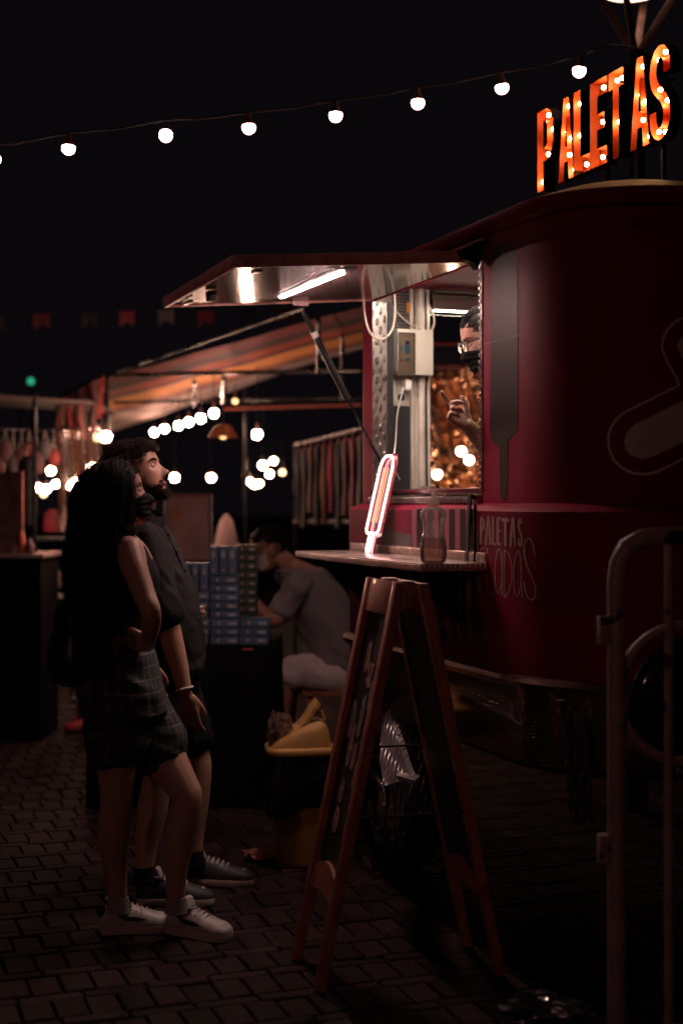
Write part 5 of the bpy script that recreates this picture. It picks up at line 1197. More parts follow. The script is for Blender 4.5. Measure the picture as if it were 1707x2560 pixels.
# bag on her back
bgc = B(190, 1600, 4.93) - wo_; bag = thing('shoulder_bag', (bgc.x, bgc.y, bgc.z - .14), 'soft black bag hanging behind the woman in checked shorts', 'bag')
q = MB(); rr = []
for z, a, b in ((-.02, .03, .06), (.0, .075, .11), (.06, .085, .125), (.14, .08, .125), (.22, .065, .115), (.27, .045, .09), (.285, .02, .05)):
    rr.append([Vector((a * math.cos(2 * PI * k / 20) + .01 * math.sin(k), b * math.sin(2 * PI * k / 20), z)) for k in range(20)])
q.rings(rr); remesh(q, 'bag_body', mat('black_leatherette', (.010, .009, .010), .35, bump=.15, bscale=120, coat=.2), .007, bag, 2, fold_fn(30, .006, 3))
q = MB(); q.tube([Vector(p[:3]) for p in spline([(.02, .05, .27), (.06, .06, .36), (.11, .0, .46), (.10, -.08, .40), (.05, -.07, .30), (.02, -.05, .27)], 5)], .008, 8, flat=.4); q.build('strap', M_BLACK, bag, smooth=True)

# ------------------------------------------------------------------ server inside the truck
hpos = px(1216, 850, 5.40); sloc = Vector((hpos.x + .10, hpos.y + .05, .94))
srv = thing('person', sloc, 'server with glasses and black mask leaning to the truck window, finger pointing', 'person')
sv = -sloc
psi = math.atan2(-.17, -1.0)
shm = Matrix.Translation(hpos + sv) @ Matrix.Rotation(psi, 4, 'Z') @ Matrix.Rotation(R(20), 4, 'Y') @ Matrix.Scale(.98, 4)
body = MB(); head_into(body, shm, .9)
Cc = lambda u, v, Y: px(u, v, Y) + sv
f3 = Vector((math.cos(psi), math.sin(psi), 0)); r3 = Vector((f3.y, -f3.x, 0)) 
tc_ = [(Vector((.0, .0, hpos.z - .94 - .14)) + f3 * .02, .06, .055), (Vector((0, 0, hpos.z - .94 - .19)) - f3 * .02, .15, .08), (Vector((0, 0, hpos.z - .94 - .24)) - f3 * .05, .18, .1), (Vector((0, 0, hpos.z - .94 - .36)) - f3 * .08, .165, .115), (Vector((0, 0, hpos.z - .94 - .55)) - f3 * .12, .15, .11), (Vector((0, 0, hpos.z - .94 - .72)) - f3 * .15, .17, .12)]
torso(body, tc_, f3, r3)
limb(body, [(*(Vector((0, 0, hpos.z - 1.08)) + f3 * .02), .05), (*(hpos + sv - f3 * .01 + Vector((0, 0, -.06))), .052)])
wrist = Cc(1170, 1066, 5.22); elb = Cc(1262, 1165, 5.36); shd = Vector((0, 0, hpos.z - .94 - .26)) - f3 * .05 - r3 * -.16
limb(body, [(*shd, .05), (*((shd + elb) / 2), .044), (*elb, .040), (*((elb * .6 + wrist * .4)), .040), (*wrist, .027)])
D_ = (Cc(1092, 968, 5.14) - wrist)
hand_into(body, frame(wrist, (-.80, -.28, .62), (.30, .60, .80)), [(4, 10, 6, 4), (48, 62, 30, 1), (62, 70, 35, -1), (70, 72, 35, -4)], ((44, 14), (34, 8)), 1.0)
remesh(body, 'body', M_SKINS, .0042, srv, 2)
vt = MB(); torso(vt, [(c, a + .012, b + .014) for c, a, b in tc_[1:]], f3, r3)
limb(vt, [(*shd, .064), (*((shd + elb) / 2), .058)])
remesh(vt, 'dark_tee', M_CLOTHB, .009, srv, 2, fold_fn(36, .005, 6))
lgs = MB()
for s in (-1, 1): limb(lgs, [(*(tc_[-1][0] + r3 * .08 * s), .085), (*(tc_[-1][0] + r3 * .08 * s + Vector((0, 0, -.30))), .06), (*(Vector((0, 0, .03)) - f3 * .15 + r3 * .09 * s), .05)])
remesh(lgs, 'trousers', M_CLOTHB, .012, srv, 1)
eyes_into(shm, srv, -10, M_SKINS); brows(shm, srv, M_HAIRW, 50); face_mask(shm, srv, M_MASKB, zt=-.012)
gb = MB()
for s in (-1, 1):
    gb.tube([shm @ Vector((.104 - .010 * math.cos(2 * PI * k / 28) ** 2, s * .034 + .025 * math.cos(2 * PI * k / 28), .002 + .021 * math.sin(2 * PI * k / 28))) for k in range(28)], .0018, 6, closed=True)
    gb.tube([shm @ Vector((.098, s * .058, .012)), shm @ Vector((.06, s * .077, .014)), shm @ Vector((-.005, s * .081, .012)), shm @ Vector((-.025, s * .080, -.006))], .0022, 6)
gb.tube([shm @ Vector((.105, -.010, .008)), shm @ Vector((.110, 0, .011)), shm @ Vector((.105, .010, .008))], .0018, 6)
gl_ = gb.build('eyeglasses', mat('dark_frame', (.02, .012, .012), .25), srv, smooth=True)
for s in (-1, 1):
    q = MB(); n_ = 20; q.add([shm @ Vector((.104, s * .034 + .024 * math.cos(2 * PI * k / n_), .002 + .020 * math.sin(2 * PI * k / n_))) for k in range(n_)], [tuple(range(n_))]); q.build('lens', glass('lens_glass', (1, .97, .97), .02, 1.18, .98), gl_)
q = MB(); q.tube([shm @ Vector((-.004 + .014 * math.cos(2 * PI * k / 20), .084, -.050 + .014 * math.sin(2 * PI * k / 20))) for k in range(20)], .0012, 6, closed=True); q.build('earring', M_STEEL, srv, smooth=True)
P = []; rad = []
while len(P) < 1500:
    z = rh.uniform(-.05, .1222); ph = rh.uniform(-PI, PI); c_ = math.cos(ph); hl = .066 if c_ > .6 else (.040 if c_ > .3 else (.01 if c_ > -.05 else -.06))
    if z < hl: continue
    p = head_pt(z, ph, 0, .002, 0); tgt = Vector((-.125, 0, .03)); path = []
    for k in range(8):
        f = k / 7; v = p.lerp(tgt, f); l3 = Vector(((v.x + .006) / .104, v.y / .080, (v.z - .012) / .122)); L_ = l3.length
        if L_ < 1.02: v = Vector((l3.x / L_ * .104 * 1.03 - .006, l3.y / L_ * .080 * 1.03, l3.z / L_ * .122 * 1.03 + .012))
        path.append(tuple(shm @ v))
    P.append(path); rad.append(rh.uniform(.0010, .0017))
strand_obj('hair', P, np.array(rad), M_HAIRW, srv, .6)
q = MB(); q.ell(shm @ Vector((-.135, 0, .035)), (.04, .04, .04), 14, 10); q.build('hair_bun', M_HAIRW, srv, smooth=True)
cap = MB(); cap.grid(lambda p, q_: shm @ head_pt(float(np.interp(q_, [0, 1], [[.09, .065, .03, -.04][min(3, int(abs(p - .5) * 2 * 4))], .1222])), (p - .5) * 2 * PI, 0, .004, 0), 40, 16); cap.build('hair_base', M_HAIRW, srv, smooth=True)
# ------------------------------------------------------------------ stall table with boxes
M_BLKCLOTH = mat('black_table_cloth', (.0035, .0034, .004), .9, 0, var=.2, bump=.1, bscale=60, spec=.08)
TY = 7.1; tz = .80
tl_ = Vector((-.785, TY + .35, 0)); tab = thing('market_table', tl_, 'market table under a floor length black cloth beside the seated man', 'table')
mb = MB(); mb.box((0, 0, tz - .012), (.90, .72, .022)); mb.build('table_top', mat('plain_board', (.2, .12, .08), .6), tab)
def cloth_ring(off, z, amp):
    out = []; n = 72
    for k in range(n):
        f = k / n * 4; s = int(f); g = f - s; W2, D2 = .455 + off, .365 + off
        x, y = [(-W2 + 2 * W2 * g, -D2), (W2, -D2 + 2 * D2 * g), (W2 - 2 * W2 * g, D2), (-W2, D2 - 2 * D2 * g)][s]
        wv = amp * math.sin(k * 1.35 + .8 * math.sin(k * .37)); nx, ny = [(0, -1), (1, 0), (0, 1), (-1, 0)][s]
        out.append(Vector((x + nx * wv, y + ny * wv, z)))
    return out
mb = MB(); mb.rings([cloth_ring(-.02, tz + .003, 0), cloth_ring(.0, tz + .002, 0), cloth_ring(.006, tz - .015, .002), cloth_ring(.012, tz - .2, .008), cloth_ring(.02, tz - .5, .014), cloth_ring(.024, .012, .018)]); mb.build('table_cloth', M_BLKCLOTH, tab, smooth=True, angle=60)
mb = MB(); mb.box((.32, -.378, tz - .012), (.055, .003, .006)); mb.build('pink_tag', mat('pink_tag', (.5, .06, .12), .5), tab)
M_BOXB = [mat('blue_carton_%d' % k, c, .5, 0, var=.12, vscale=10) for k, c in enumerate(((.045, .078, .14), (.040, .065, .115), (.055, .092, .16)))]
M_BOXG = mat('olive_carton', (.038, .042, .033), .55, var=.15); M_PRN = mat('pale_print', (.30, .27, .27), .5); M_DOT = mat('orange_print', (.36, .18, .11), .5)
def carton(u0, v0, u1, v1, Y, m, lay, label, group, d=.12):
    a = px(u0, v1, Y); b = px(u1, v0, Y); c = Vector(((a.x + b.x) / 2, Y + d / 2, a.z)); w, h = b.x - a.x - .003, b.z - a.z - .0015
    o_ = thing('carton', c, label, 'box', group, rz=R(random.uniform(-2.5, 2.5)))
    q = MB(); q.box((0, 0, h / 2), (w, d, h)); q.build('carton_body', m, o_, bevel=.002)
    q = MB(); q.box((0, -d / 2 - .0005, h - .002), (w * .98, .002, .003)); q.build('lid_seam', M_BLACK, o_)
    if lay:
        q = MB(); q.box((w * .27, -d / 2 - .0012, h * .45), (w * .27, .001, h * .28)); q.build('print', M_PRN, o_)
        q = MB(); q.box((-w * .22, -d / 2 - .0012, h * .5), (w * .09, .001, h * .38)); q.build('print_dot', M_DOT, o_)
    else:
        q = MB(); q.box((.0, -d / 2 - .0012, h * .72), (w * .28, .001, h * .25)); q.build('print', M_PRN, o_)
        q = MB(); q.box((.0, -d / 2 - .0012, h * .18), (w * .36, .001, h * .08)); q.build('print_dot', M_DOT, o_)
zt0 = HV + (CAMZ - tz - .005) * F / 7.16
ORD = ['first', 'second', 'third', 'fourth', 'fifth', 'sixth', 'seventh', 'eighth', 'ninth', 'tenth', 'eleventh']
WHO = [', on the side of the man in black', ', the middle one of three', ', on the side of the seated man']
def column(u0, u1, n, hpx, Y, m, label, group):
    v = HV + (CAMZ - tz - .004) * F / Y
    for k in range(n):
        lb = label + (', resting on the table' if k == 0 else ', topmost of its lying boxes' if k == n - 1 else ', %s above the table' % ORD[k])
        j = random.uniform(-1.5, 1.5); carton(u0 + j, v - hpx * (k + 1), u1 + j, v - hpx * k, Y, m if not isinstance(m, list) else m[k % 3], True, lb, group)
    return v - hpx * n
va = column(452, 523, 6, 22, 7.16, M_BOXB, 'blue carton in the low stack', 'blue cartons in the low stack')
for k in range(3): carton(455 + 22.5 * k, va - 71, 476 + 22.5 * k, va, 7.16, M_BOXB[k], False, 'blue carton standing upright on the low stack' + WHO[k], 'upright cartons on the low stack')
vb = column(525, 597, 8, 21.6, 7.15, M_BOXB, 'blue carton in the tall stack', 'blue cartons in the tall stack')
for k in range(3): carton(524 + 23 * k, vb - 73, 546 + 23 * k, vb, 7.15, M_BOXB[k], False, 'blue carton standing upright on the tall stack' + WHO[k], 'upright cartons on the tall stack')
column(590, 642, 11, 21.4, 7.45, M_BOXG, 'olive carton in the rear stack', 'olive cartons in the rear stack')
column(600, 673, 3, 22, 7.14, M_BOXB, 'blue carton in the short stack', 'blue cartons in the short stack')

# ------------------------------------------------------------------ seated man
so_ = Vector(((820 - CX) / F * 7.9, 7.9, 0)); sm_ = thing('person', so_, 'seated man in grey shirt, pale shorts and white mask bending over the table', 'person'); s0_ = -so_
E = lambda u, v, Y=7.9: px(u, v, Y) + s0_
smh = Matrix.Translation(E(672, 1368)) @ Matrix.Rotation(R(186), 4, 'Z') @ Matrix.Rotation(R(24), 4, 'Y')
fl_ = Vector((-1, 0, 0)); rl_ = Vector((0, 1, 0))
TSm = [((712, 1398), .075, .07), ((746, 1422), .18, .11), ((776, 1462), .21, .145), ((806, 1525), .20, .155), ((830, 1600), .19, .155), ((840, 1670), .19, .15), ((836, 1710), .17, .13)]
body = MB(); head_into(body, smh, 1.1); limb(body, [(*E(722, 1415), .058), (*E(690, 1385), .056)])
torso(body, [(E(u, v), a, b) for (u, v), a, b in TSm], fl_, rl_)
arm1 = [(*E(752, 1450, 7.7), .058), (*E(722, 1500, 7.66), .05), (*E(690, 1548, 7.62), .043), (*E(660, 1535, 7.6), .04), (*E(634, 1500, 7.6), .028)]
arm2 = [(*E(752, 1450, 8.1), .058), (*E(720, 1510, 8.12), .05), (*E(690, 1550, 8.12), .043), (*E(650, 1520, 8.05), .03)]
limb(body, arm1); limb(body, arm2)
hand_into(body, frame(E(633, 1498, 7.6), (-.5, 0, .8), (0, -.3, 1)), [(30, 35, 20)] * 4, ((30, 20), (10, 10)), 1)
l1 = [(*E(835, 1690, 7.8), .095), (*E(775, 1680, 7.76), .085), (*E(722, 1682, 7.74), .062), (*E(706, 1740, 7.74), .058), (*E(694, 1830, 7.74), .05), (*E(690, 1905, 7.74), .036)]
l2 = [(*E(835, 1690, 8.0), .095), (*E(775, 1690, 8.02), .085), (*E(728, 1696, 8.04), .062), (*E(718, 1770, 8.04), .056), (*E(720, 1890, 8.04), .036)]
limb(body, l1); limb(body, l2); remesh(body, 'body', M_SKINO, .008, sm_, 2)
q = MB(); torso(q, [(E(u, v), a + .016, b + .016) for (u, v), a, b in TSm[1:]], fl_, rl_)
for a_ in (arm1, arm2): limb(q, [(*a_[0][:3], .074), (*a_[1][:3], .074), (*(Vector(a_[1][:3]).lerp(Vector(a_[2][:3]), .4)), .07)])
remesh(q, 'grey_shirt', mat('grey_cotton', (.19, .165, .165), .85, 0, var=.15, bump=.12, bscale=200), .009, sm_, 1, fold_fn(30, .018, 5, (.6, .2, 1)))
q = MB()
for l_ in (l1, l2): limb(q, [(*l_[0][:3], .118), (*l_[1][:3], .108), (*(Vector(l_[1][:3]).lerp(Vector(l_[2][:3]), .7)), .098)])
torso(q, [(E(836, 1665), .185, .145), (E(838, 1720), .185, .15)], fl_, rl_)
remesh(q, 'pale_shorts', mat('pale_grey_cotton', (.60, .50, .50), .85, 0, var=.12, bump=.12, bscale=200), .010, sm_, 2, fold_fn(30, .009, 7, (.2, .4, 1)))
P = []; rad = []
while len(P) < 1200:
    z = rh.uniform(-.05, .1222); ph = rh.uniform(-PI, PI); c_ = math.cos(ph); hl = .075 if c_ > .5 else (.03 if c_ > .1 else -.06)
    if z < hl: continue
    p = head_pt(z, ph, 0, .001, 0); n_ = Vector((p.x, p.y, p.z)).normalized(); P.append([tuple(smh @ (p + n_ * .010 * f + Vector((-.010, 0, -.004)) * f)) for f in (0, .5, 1)]); rad.append(.0022)
strand_obj('hair', P, np.array(rad), M_HAIRW, sm_)
cap = MB(); cap.grid(lambda p, q_: smh @ head_pt(float(np.interp(q_, [0, 1], [[.09, .055, .02, -.05][min(3, int(abs(p - .5) * 2 * 4))], .1222])), (p - .5) * 2 * PI, 0, .006, 0), 40, 16); cap.build('hair_base', M_HAIRW, sm_, smooth=True)
face_mask(smh, sm_, mat('white_mask_cloth', (.62, .55, .52), .7)); eyes_into(smh, sm_, -8, M_SKINO)
q = MB()
for s in (-1, 1):
    q.tube([smh @ Vector((.100, s * .034 + .025 * math.cos(2 * PI * k / 20), .004 + .018 * math.sin(2 * PI * k / 20))) for k in range(20)], .0022, 6, closed=True); q.tube([smh @ Vector((.095, s * .058, .010)), smh @ Vector((-.01, s * .08, .012))], .0024, 6)
q.tube([smh @ Vector((.104, -.01, .008)), smh @ Vector((.104, .01, .008))], .002, 6); q.build('eyeglasses', M_BLACK, sm_, smooth=True)
for l_ in (l1, l2):
    f_ = Vector(l_[-1][:3]); shoe(sm_, (f_.x + .07, f_.y, 0), (f_.x - .3, f_.y, 0), mat('dark_red_shoe', (.12, .02, .02), .5), M_BLACK, M_BLACK, .28, name='shoe')
st0 = Vector((E(838, 1700).x + so_.x, 7.9, 0)); stool = thing('wooden_stool', st0, 'plain wooden stool under the seated man in grey', 'stool')
zs_ = E(838, 1722).z; mb = MB(); mb.box((.03, 0, zs_), (.42, .38, .035)); mb.build('seat', mat('orange_brown_wood', (.30, .11, .045), .5, var=.3, vscale=12), stool, bevel=.005)
for x in (-.14, .20):
    for y in (-.15, .15): mb = MB(); mb.bar((x, y, 0), (x, y, zs_ - .017), .035); mb.build('leg', mat('orange_brown_wood'), stool)

# ------------------------------------------------------------------ canopy of the stall: striped cloth on a black frame
A0, B0, C0, D0 = px(990, 742, 7.9), px(268, 946, 12.0), px(250, 1090, 15.0), px(985, 838, 9.9)
cn = thing('market_canopy', (A0.x, A0.y, 0), 'long striped red and orange canopy on a black pipe frame', 'canopy'); co_ = -cn.location
STR = [((.16, .022, .02), .0, .09), ((.045, .012, .012), .09, .16), ((.30, .05, .025), .16, .24), ((.07, .02, .015), .24, .28), ((.62, .26, .07), .28, .40), ((.34, .11, .05), .40, .47), ((.10, .04, .035), .47, .52), ((.34, .25, .22), .52, .68), ((.20, .14, .125), .68, .74), ((.36, .27, .24), .74, 1.0)]
def can_pt(p, q): 
    v = A0.lerp(B0, p).lerp(D0.lerp(C0, p), q); v.z -= .10 * math.sin(q * PI) * (1 - .4 * p) + .004 * math.sin(p * 19); return v + co_
for k, (c, q0, q1) in enumerate(STR):
    mb = MB(); mb.grid(lambda p, q: can_pt(p, q0 + (q1 - q0) * q), 24, 3)
    m_ = mat('canopy_stripe_%d' % k, c, .75, 0, var=.12, vscale=3)
    b_ = m_.node_tree.nodes['Principled BSDF']; b_.inputs['Transmission Weight'].default_value = 0
    mb.build('stripe_panel', m_, cn, smooth=True)
def pipe(a, b, r=.018, name='frame_pipe', parent=None, m=None, off=None):
    mb = MB(); off = off if off is not None else co_; mb.tube([Vector(a) + off, Vector(b) + off], r, 10); return mb.build(name, m or M_BLACKMET, parent or cn, smooth=True)
pp_ = px(262, 930, 10.6); pipe((pp_.x - .0, pp_.y, pp_.z), (pp_.x + .12, pp_.y, 0), .026)
pipe(px(262, 938, 10.6), px(905, 926, 8.8), .015); pipe(px(285, 1006, 11.5), px(905, 996, 10.2), .013)
pipe(px(560, 944, 9.8), px(560, 1006, 10.4), .018); pipe(px(486, 955, 10.2), px(486, 1012, 10.8), .016)
pipe(px(796, 800, 8.4), px(796, 930, 9.0), .016); pipe(px(856, 840, 8.8), px(856, 1000, 9.6), .014)
pipe(px(290, 930, 10.6), px(760, 770, 7.6), .008); pipe(px(560, 1022, 12), px(905, 1012, 11), .012, m=mat('rusty_pipe', (.28, .06, .035), .5))
pipe(px(230, 988, 10.4), px(268, 972, 10.6), .008)
for uu in (300, 700, 990): 
    a = can_pt((990 - uu) / 722, 1.0) - co_; pipe((a.x, a.y, a.z), (a.x, a.y, 0), .02)

# ------------------------------------------------------------------ lamps of the market
def lamp_at(u, v, Y, r=.028, m=None, label='', hang=None, group=None, shade=False, name='hanging_bulb'):
    c = px(u, v, Y); o_ = thing(name, c, label, 'bulb' if not shade else 'lamp', group)
    q = MB(); q.ell((0, 0, 0), (r, r, r), 14, 10); q.build('globe', m, o_, smooth=True)
    q = MB(); q.lathe([(.010, r + .045), (.012, r + .02), (.017, r * .8)], n=12); q.build('socket', M_SOCK, o_, smooth=True)
    h = hang if hang else .5
    q = MB(); q.tube([(0, 0, r + .04), (0, 0, r + h)], .003, 6); q.build('cord', M_BLACK, o_)
    if shade:
        q = MB(); q.lathe([(.02, r + .05), (.06, r + .03), (.10, -.01), (.105, -.015)], n=20, cap=False); q.build('lamp_shade', mat('copper_shade', (.35, .12, .05), .4, .5), o_, smooth=True)
    return o_
LW = emis('far_white_bulb', (1, .58, .38), 110); LO = emis('far_orange_bulb', (1, .48, .20), 3.5); LY = emis('far_yellow_bulb', (1, .62, .32), 9); LWW = emis('mid_white_bulb', (1, .54, .40), 230)
LG = emis('green_signal', (.06, .75, .42), 1.0); LG2 = emis('dim_green_signal', (.06, .5, .3), .25)
GR1 = 'bulbs hung under the striped canopy'
for k, (u, v, Y) in enumerate(((535, 1033, 10.0), (502, 1046, 10.6), (472, 1055, 11.2), (447, 1064, 11.8), (412, 1072, 12.6), (386, 1081, 13.4))):
    lamp_at(u, v, Y, .030, LWW, 'small white bulb under the striped canopy, %s of its row from the truck' % ORD[k], .25, GR1)
lamp_at(643, 1086, 9.0, .030, LWW, 'single large white bulb hanging from the canopy frame above the cartons', .40)
lamp_at(558, 1088, 9.6, .026, LO, 'shaded orange lamp hanging under the canopy near the bearded man', .3, shade=True, name='pendant_lamp')
lamp_at(588, 1003, 9.6, .020, LO, 'dim orange bulb on the canopy cross pipe', .1)
GR2 = 'bulbs clustered far behind the seated man'
for (u, v, Y, m) in ((657, 1163, 12.5, LW), (684, 1152, 18, LW), (674, 1185, 18, LW), (625, 1204, 18, LW), (636, 1212, 19, LW), (648, 1209, 19, LW)):
    lamp_at(u, v, Y, .032, m, 'far white bulb in the cluster behind the seated man', .5, GR2)
lamp_at(706, 1181, 18, .03, LY, 'dim yellow bulb beside the far white cluster', .5); lamp_at(615, 1187, 18, .03, LO, 'dim orange bulb beside the far white cluster', .5)
lamp_at(437, 1194, 15, .036, LW, 'white bulb glowing at the bearded man\'s mouth level far behind', .6); lamp_at(528, 1194, 16, .036, LW, 'lone white bulb above the pinkish board', .6)
GR3 = 'bulbs behind the hanging ribbons'
for (u, v, Y, m) in ((128, 1177, 14, LW), (140, 1210, 17, LW), (118, 1222, 17, LW), (97, 1219, 17, LW), (110, 1234, 18, LY), (178, 1214, 15, LW), (190, 1206, 15, LW), (208, 1220, 9.2, LWW), (265, 1092, 9.1, LWW), (245, 1094, 13, LY), (230, 1168, 13, LW)):
    lamp_at(u, v, Y, .034, m, 'blurred warm bulb shining behind the hanging ribbons', .5, GR3)
for (u, v, Y, m) in ((20, 1150, 15, LY), (59, 1146, 15, LY)): lamp_at(u, v, Y, .032, m, 'warm yellow bulb under the dark left stall roof', .4, 'bulbs of the dark stall')
lamp_at(123, 1136, 15, .02, LO, 'faint orange bulb above the ribbon stall', .3)
for (u, v, m, lb) in ((78, 953, LG, 'bright green signal light in the night distance'), (48, 998, LG2, 'dim green signal light in the night distance')):
    c = px(u, v, 24); o_ = thing('signal_light', c, lb, 'light'); q = MB(); q.ell((0, 0, 0), .045, 14, 10); q.build('lens', m, o_, smooth=True)
    q = MB(); q.box((0, .10, 0), (.16, .12, .2)); q.build('housing', M_BLACK, o_); q = MB(); q.tube([(0, .1, -.1), (0, .1, -c.z)], .04, 8); q.build('pole', M_BLACK, o_)

# ------------------------------------------------------------------ ribbons and hanging strips on the left stall
rr_ = random.Random(21)
rk = thing('ribbon_rack', px(195, 960, 9.6), 'rack of red and grey cloth ribbons hanging in a row', 'ribbons'); ro_ = -rk.location
pipe(px(130, 1002, 9.9), px(262, 936, 9.4), .012, 'rack_rail', rk, None, ro_)
RC = [mat('ribbon_cloth_%d' % k, c, .7, 0, var=.2) for k, c in enumerate(((.26, .035, .03), (.16, .025, .022), (.30, .09, .06), (.07, .06, .06), (.20, .10, .085), (.11, .05, .045)))]
AM = [mat('amber_glass_%d' % k, c, .25, me_, 0, coat=.5) for k, (c, me_) in enumerate((((.40, .13, .05), .3), ((.45, .18, .06), .3), ((.25, .10, .06), .1), ((.5, .4, .36), .7)))]
for k in range(15):
    f = k / 14; u = 142 + 114 * f; v0 = 998 - 55 * f; v1 = v0 + rr_.uniform(85, 128); Y = 9.85 - .4 * f + rr_.uniform(-.05, .05); w = rr_.uniform(.020, .034)
    a, b = px(u, v0, Y) + ro_, px(u + rr_.uniform(-5, 9), v1, Y) + ro_; tw = rr_.uniform(-.8, .8); rings = []
    for j in range(9):
        g = j / 8; c = a.lerp(b, g) + Vector((.008 * math.sin(g * 5 + k), .01 * math.sin(g * 4 + 2 * k), 0)); an = tw * g + .3 * math.sin(k); d = Vector((math.cos(an), math.sin(an), 0)) * w / 2; n2 = Vector((-d.y, d.x, 0)).normalized() * .0015
        rings.append([c - d - n2, c + d - n2, c + d + n2, c - d + n2])
    q = MB(); q.rings(rings); q.build('ribbon', RC[rr_.randrange(6)], rk, smooth=True, angle=50)
ck = thing('chime_rack', px(195, 1090, 9.7), 'row of thin amber and silver strips dangling below the ribbons', 'chimes'); c2_ = -ck.location
pipe(px(140, 1075, 9.8), px(255, 1062, 9.6), .006, 'rack_rail', ck, None, c2_)
for k in range(30):
    f = k / 29; u = 145 + 105 * f + rr_.uniform(-3, 3); v0 = 1078 - 14 * f; v1 = rr_.uniform(1190, 1310); Y = 9.8 - .2 * f + rr_.uniform(-.1, .1); w = rr_.uniform(.005, .015)
    q = MB(); q.tube([px(u, v0, Y) + c2_, px(u + 2, (v0 + v1) / 2, Y) + c2_, px(u + 3, v1, Y) + c2_], w, 6, flat=.35); q.build('hanging_strip', AM[rr_.randrange(4)], ck, smooth=True)
# shell and trinket lumps on the strips
for k in range(8):
    u, v, Y = rr_.uniform(150, 205), rr_.uniform(1240, 1330), rr_.uniform(9.4, 9.9); q = MB(); q.ell(px(u, v, Y) + c2_, (.012, .01, .016), 8, 6); q.build('trinket', AM[3], ck, smooth=True)

hb = thing('bag_rack', px(60, 1075, 9.5), 'rail of small cloth bags hanging over the dark stall', 'bag rack'); hbo = -hb.location
pipe(px(-40, 1070, 9.4), px(150, 1078, 9.7), .008, 'rail', hb, None, hbo)
for k in range(9):
    u = -25 + 20 * k + rr_.uniform(-4, 4); v = 1095 + rr_.uniform(0, 40); s_ = rr_.uniform(.035, .06); c0 = px(u, v, 9.5) + hbo
    q = MB(); q.rings([[c0 + Vector((s_ * a_ * math.cos(2 * PI * i / 12), s_ * .5 * a_ * math.sin(2 * PI * i / 12), s_ * z_)) for i in range(12)] for a_, z_ in ((.4, 0), (.8, -.4), (1, -1.4), (.8, -2.4), (.3, -2.7))]); bg_ = q.build('cloth_bag', RC[rr_.randrange(6)], hb, smooth=True)
    q = MB(); q.tube([c0 + Vector((-s_ * .3, 0, 0)), Vector((c0.x, c0.y, (px(u, 1074, 9.5) + hbo).z)), c0 + Vector((s_ * .3, 0, 0))], .002, 5); q.build('bag_cord', M_CORD, bg_)
# ------------------------------------------------------------------ dark stall at the far left
d0 = px(30, 1390, 9.0); ls = thing('stall_table', (d0.x, 9.0, 0), 'dark stall table with a pale edge at the far left', 'table')
h_ = d0.z; mb = MB(); mb.box((-.25, .3, h_), (.9, .6, .025)); mb.build('table_top', mat('pale_board', (.36, .25, .23), .6), ls, bevel=.003)
mb = MB(); mb.box((-.25, .3, h_ / 2 - .015), (.86, .56, h_ - .03)); mb.build('table_skirt', M_BLKCLOTH, ls)
stl = thing('stall_post', (px(87, 1200, 9.2).x, 9.2, 0), 'thin black post carrying the dark stall roof', 'post')
mb = MB(); mb.tube([(0, 0, 0), (0, 0, px(87, 985, 9.2).z)], .016, 8); mb.build('post', M_BLACKMET, stl, smooth=True)
mb = MB(); zr = px(87, 985, 9.2).z; mb.hexa([(-.9, -.3, zr + .02), (.35, .0, zr - .05), (.35, 1.2, zr - .05), (-.9, 1.2, zr + .02)], [(-.9, -.3, zr + .03), (.35, .0, zr - .04), (.35, 1.2, zr - .04), (-.9, 1.2, zr + .03)]); mb.build('roof_sheet', mat('greyish_tarp', (.12, .085, .08), .7), stl)
pf = thing('picture_frame', px(12, 1392, 9.1), 'tall reddish framed picture leaning on the dark stall table', 'picture')
mb = MB(); mb.box((0, 0, .27), (.20, .02, .54)); mb.build('picture', mat('blurry_print', (.16, .07, .06), .6, var=.6, vscale=12), pf)
for x in (-.11, .11): mb = MB(); mb.box((x, -.005, .27), (.02, .03, .56)); mb.build('frame_side', mat('red_brown_frame', (.28, .09, .07), .5), pf)
hg = thing('hanging_jacket', px(68, 1140, 9.3), 'black jacket hanging beside the dark stall post', 'jacket')
q = MB(); torso(q, [(Vector((0, 0, 0)), .02, .02), (Vector((0, 0, -.05)), .06, .05), (Vector((0, 0, -.2)), .075, .06), (Vector((0, 0, -.45)), .07, .06)], Vector((1, 0, 0)), Vector((0, 1, 0))); q.build('jacket_body', M_CLOTHB, hg, smooth=True)
q = MB(); q.tube([(0, 0, 0), (0, 0, .05), (.02, 0, .07)], .004, 6); q.build('hanger', M_STEEL, hg)
for k, (u, v, c, w, h, lb) in enumerate(((55, 1385, (.45, .09, .04), .05, .14, 'orange cloth bundle on the dark stall table'), (75, 1388, (.10, .05, .05), .06, .10, 'small dark box on the dark stall table'), (38, 1388, (.3, .25, .24), .05, .07, 'pale jar on the dark stall table'))):
    o_ = thing('stall_item', px(u, v, 9.05) , lb, 'item'); q = MB(); q.lathe([(w * .5, 0), (w * .55, h * .2), (w * .45, h * .7), (w * .2, h * .95), (w * .05, h)], n=12); q.build('item_body', mat('stall_item_%d' % k, c, .6), o_, smooth=True)
for k, (u, v, c, s, lb) in enumerate(((130, 1330, (.22, .02, .03), .10, 'red cloth bag behind the hanging strips'), (160, 1320, (.32, .2, .17), .08, 'pale figurine behind the hanging strips'), (135, 1470, (.22, .15, .13), .09, 'pale folded card low behind the woman'))):
    g_ = px(u, v, 9.9); o_ = thing('stall_goods', g_, lb, 'goods'); q = MB(); q.rings([sq(s * .5, 0), sq(s * .6, s * .3), sq(s * .5, s * 1.2), sq(s * .2, s * 1.6)]); q.build('goods_body', mat('goods_%d' % k, c, .6), o_, smooth=True)
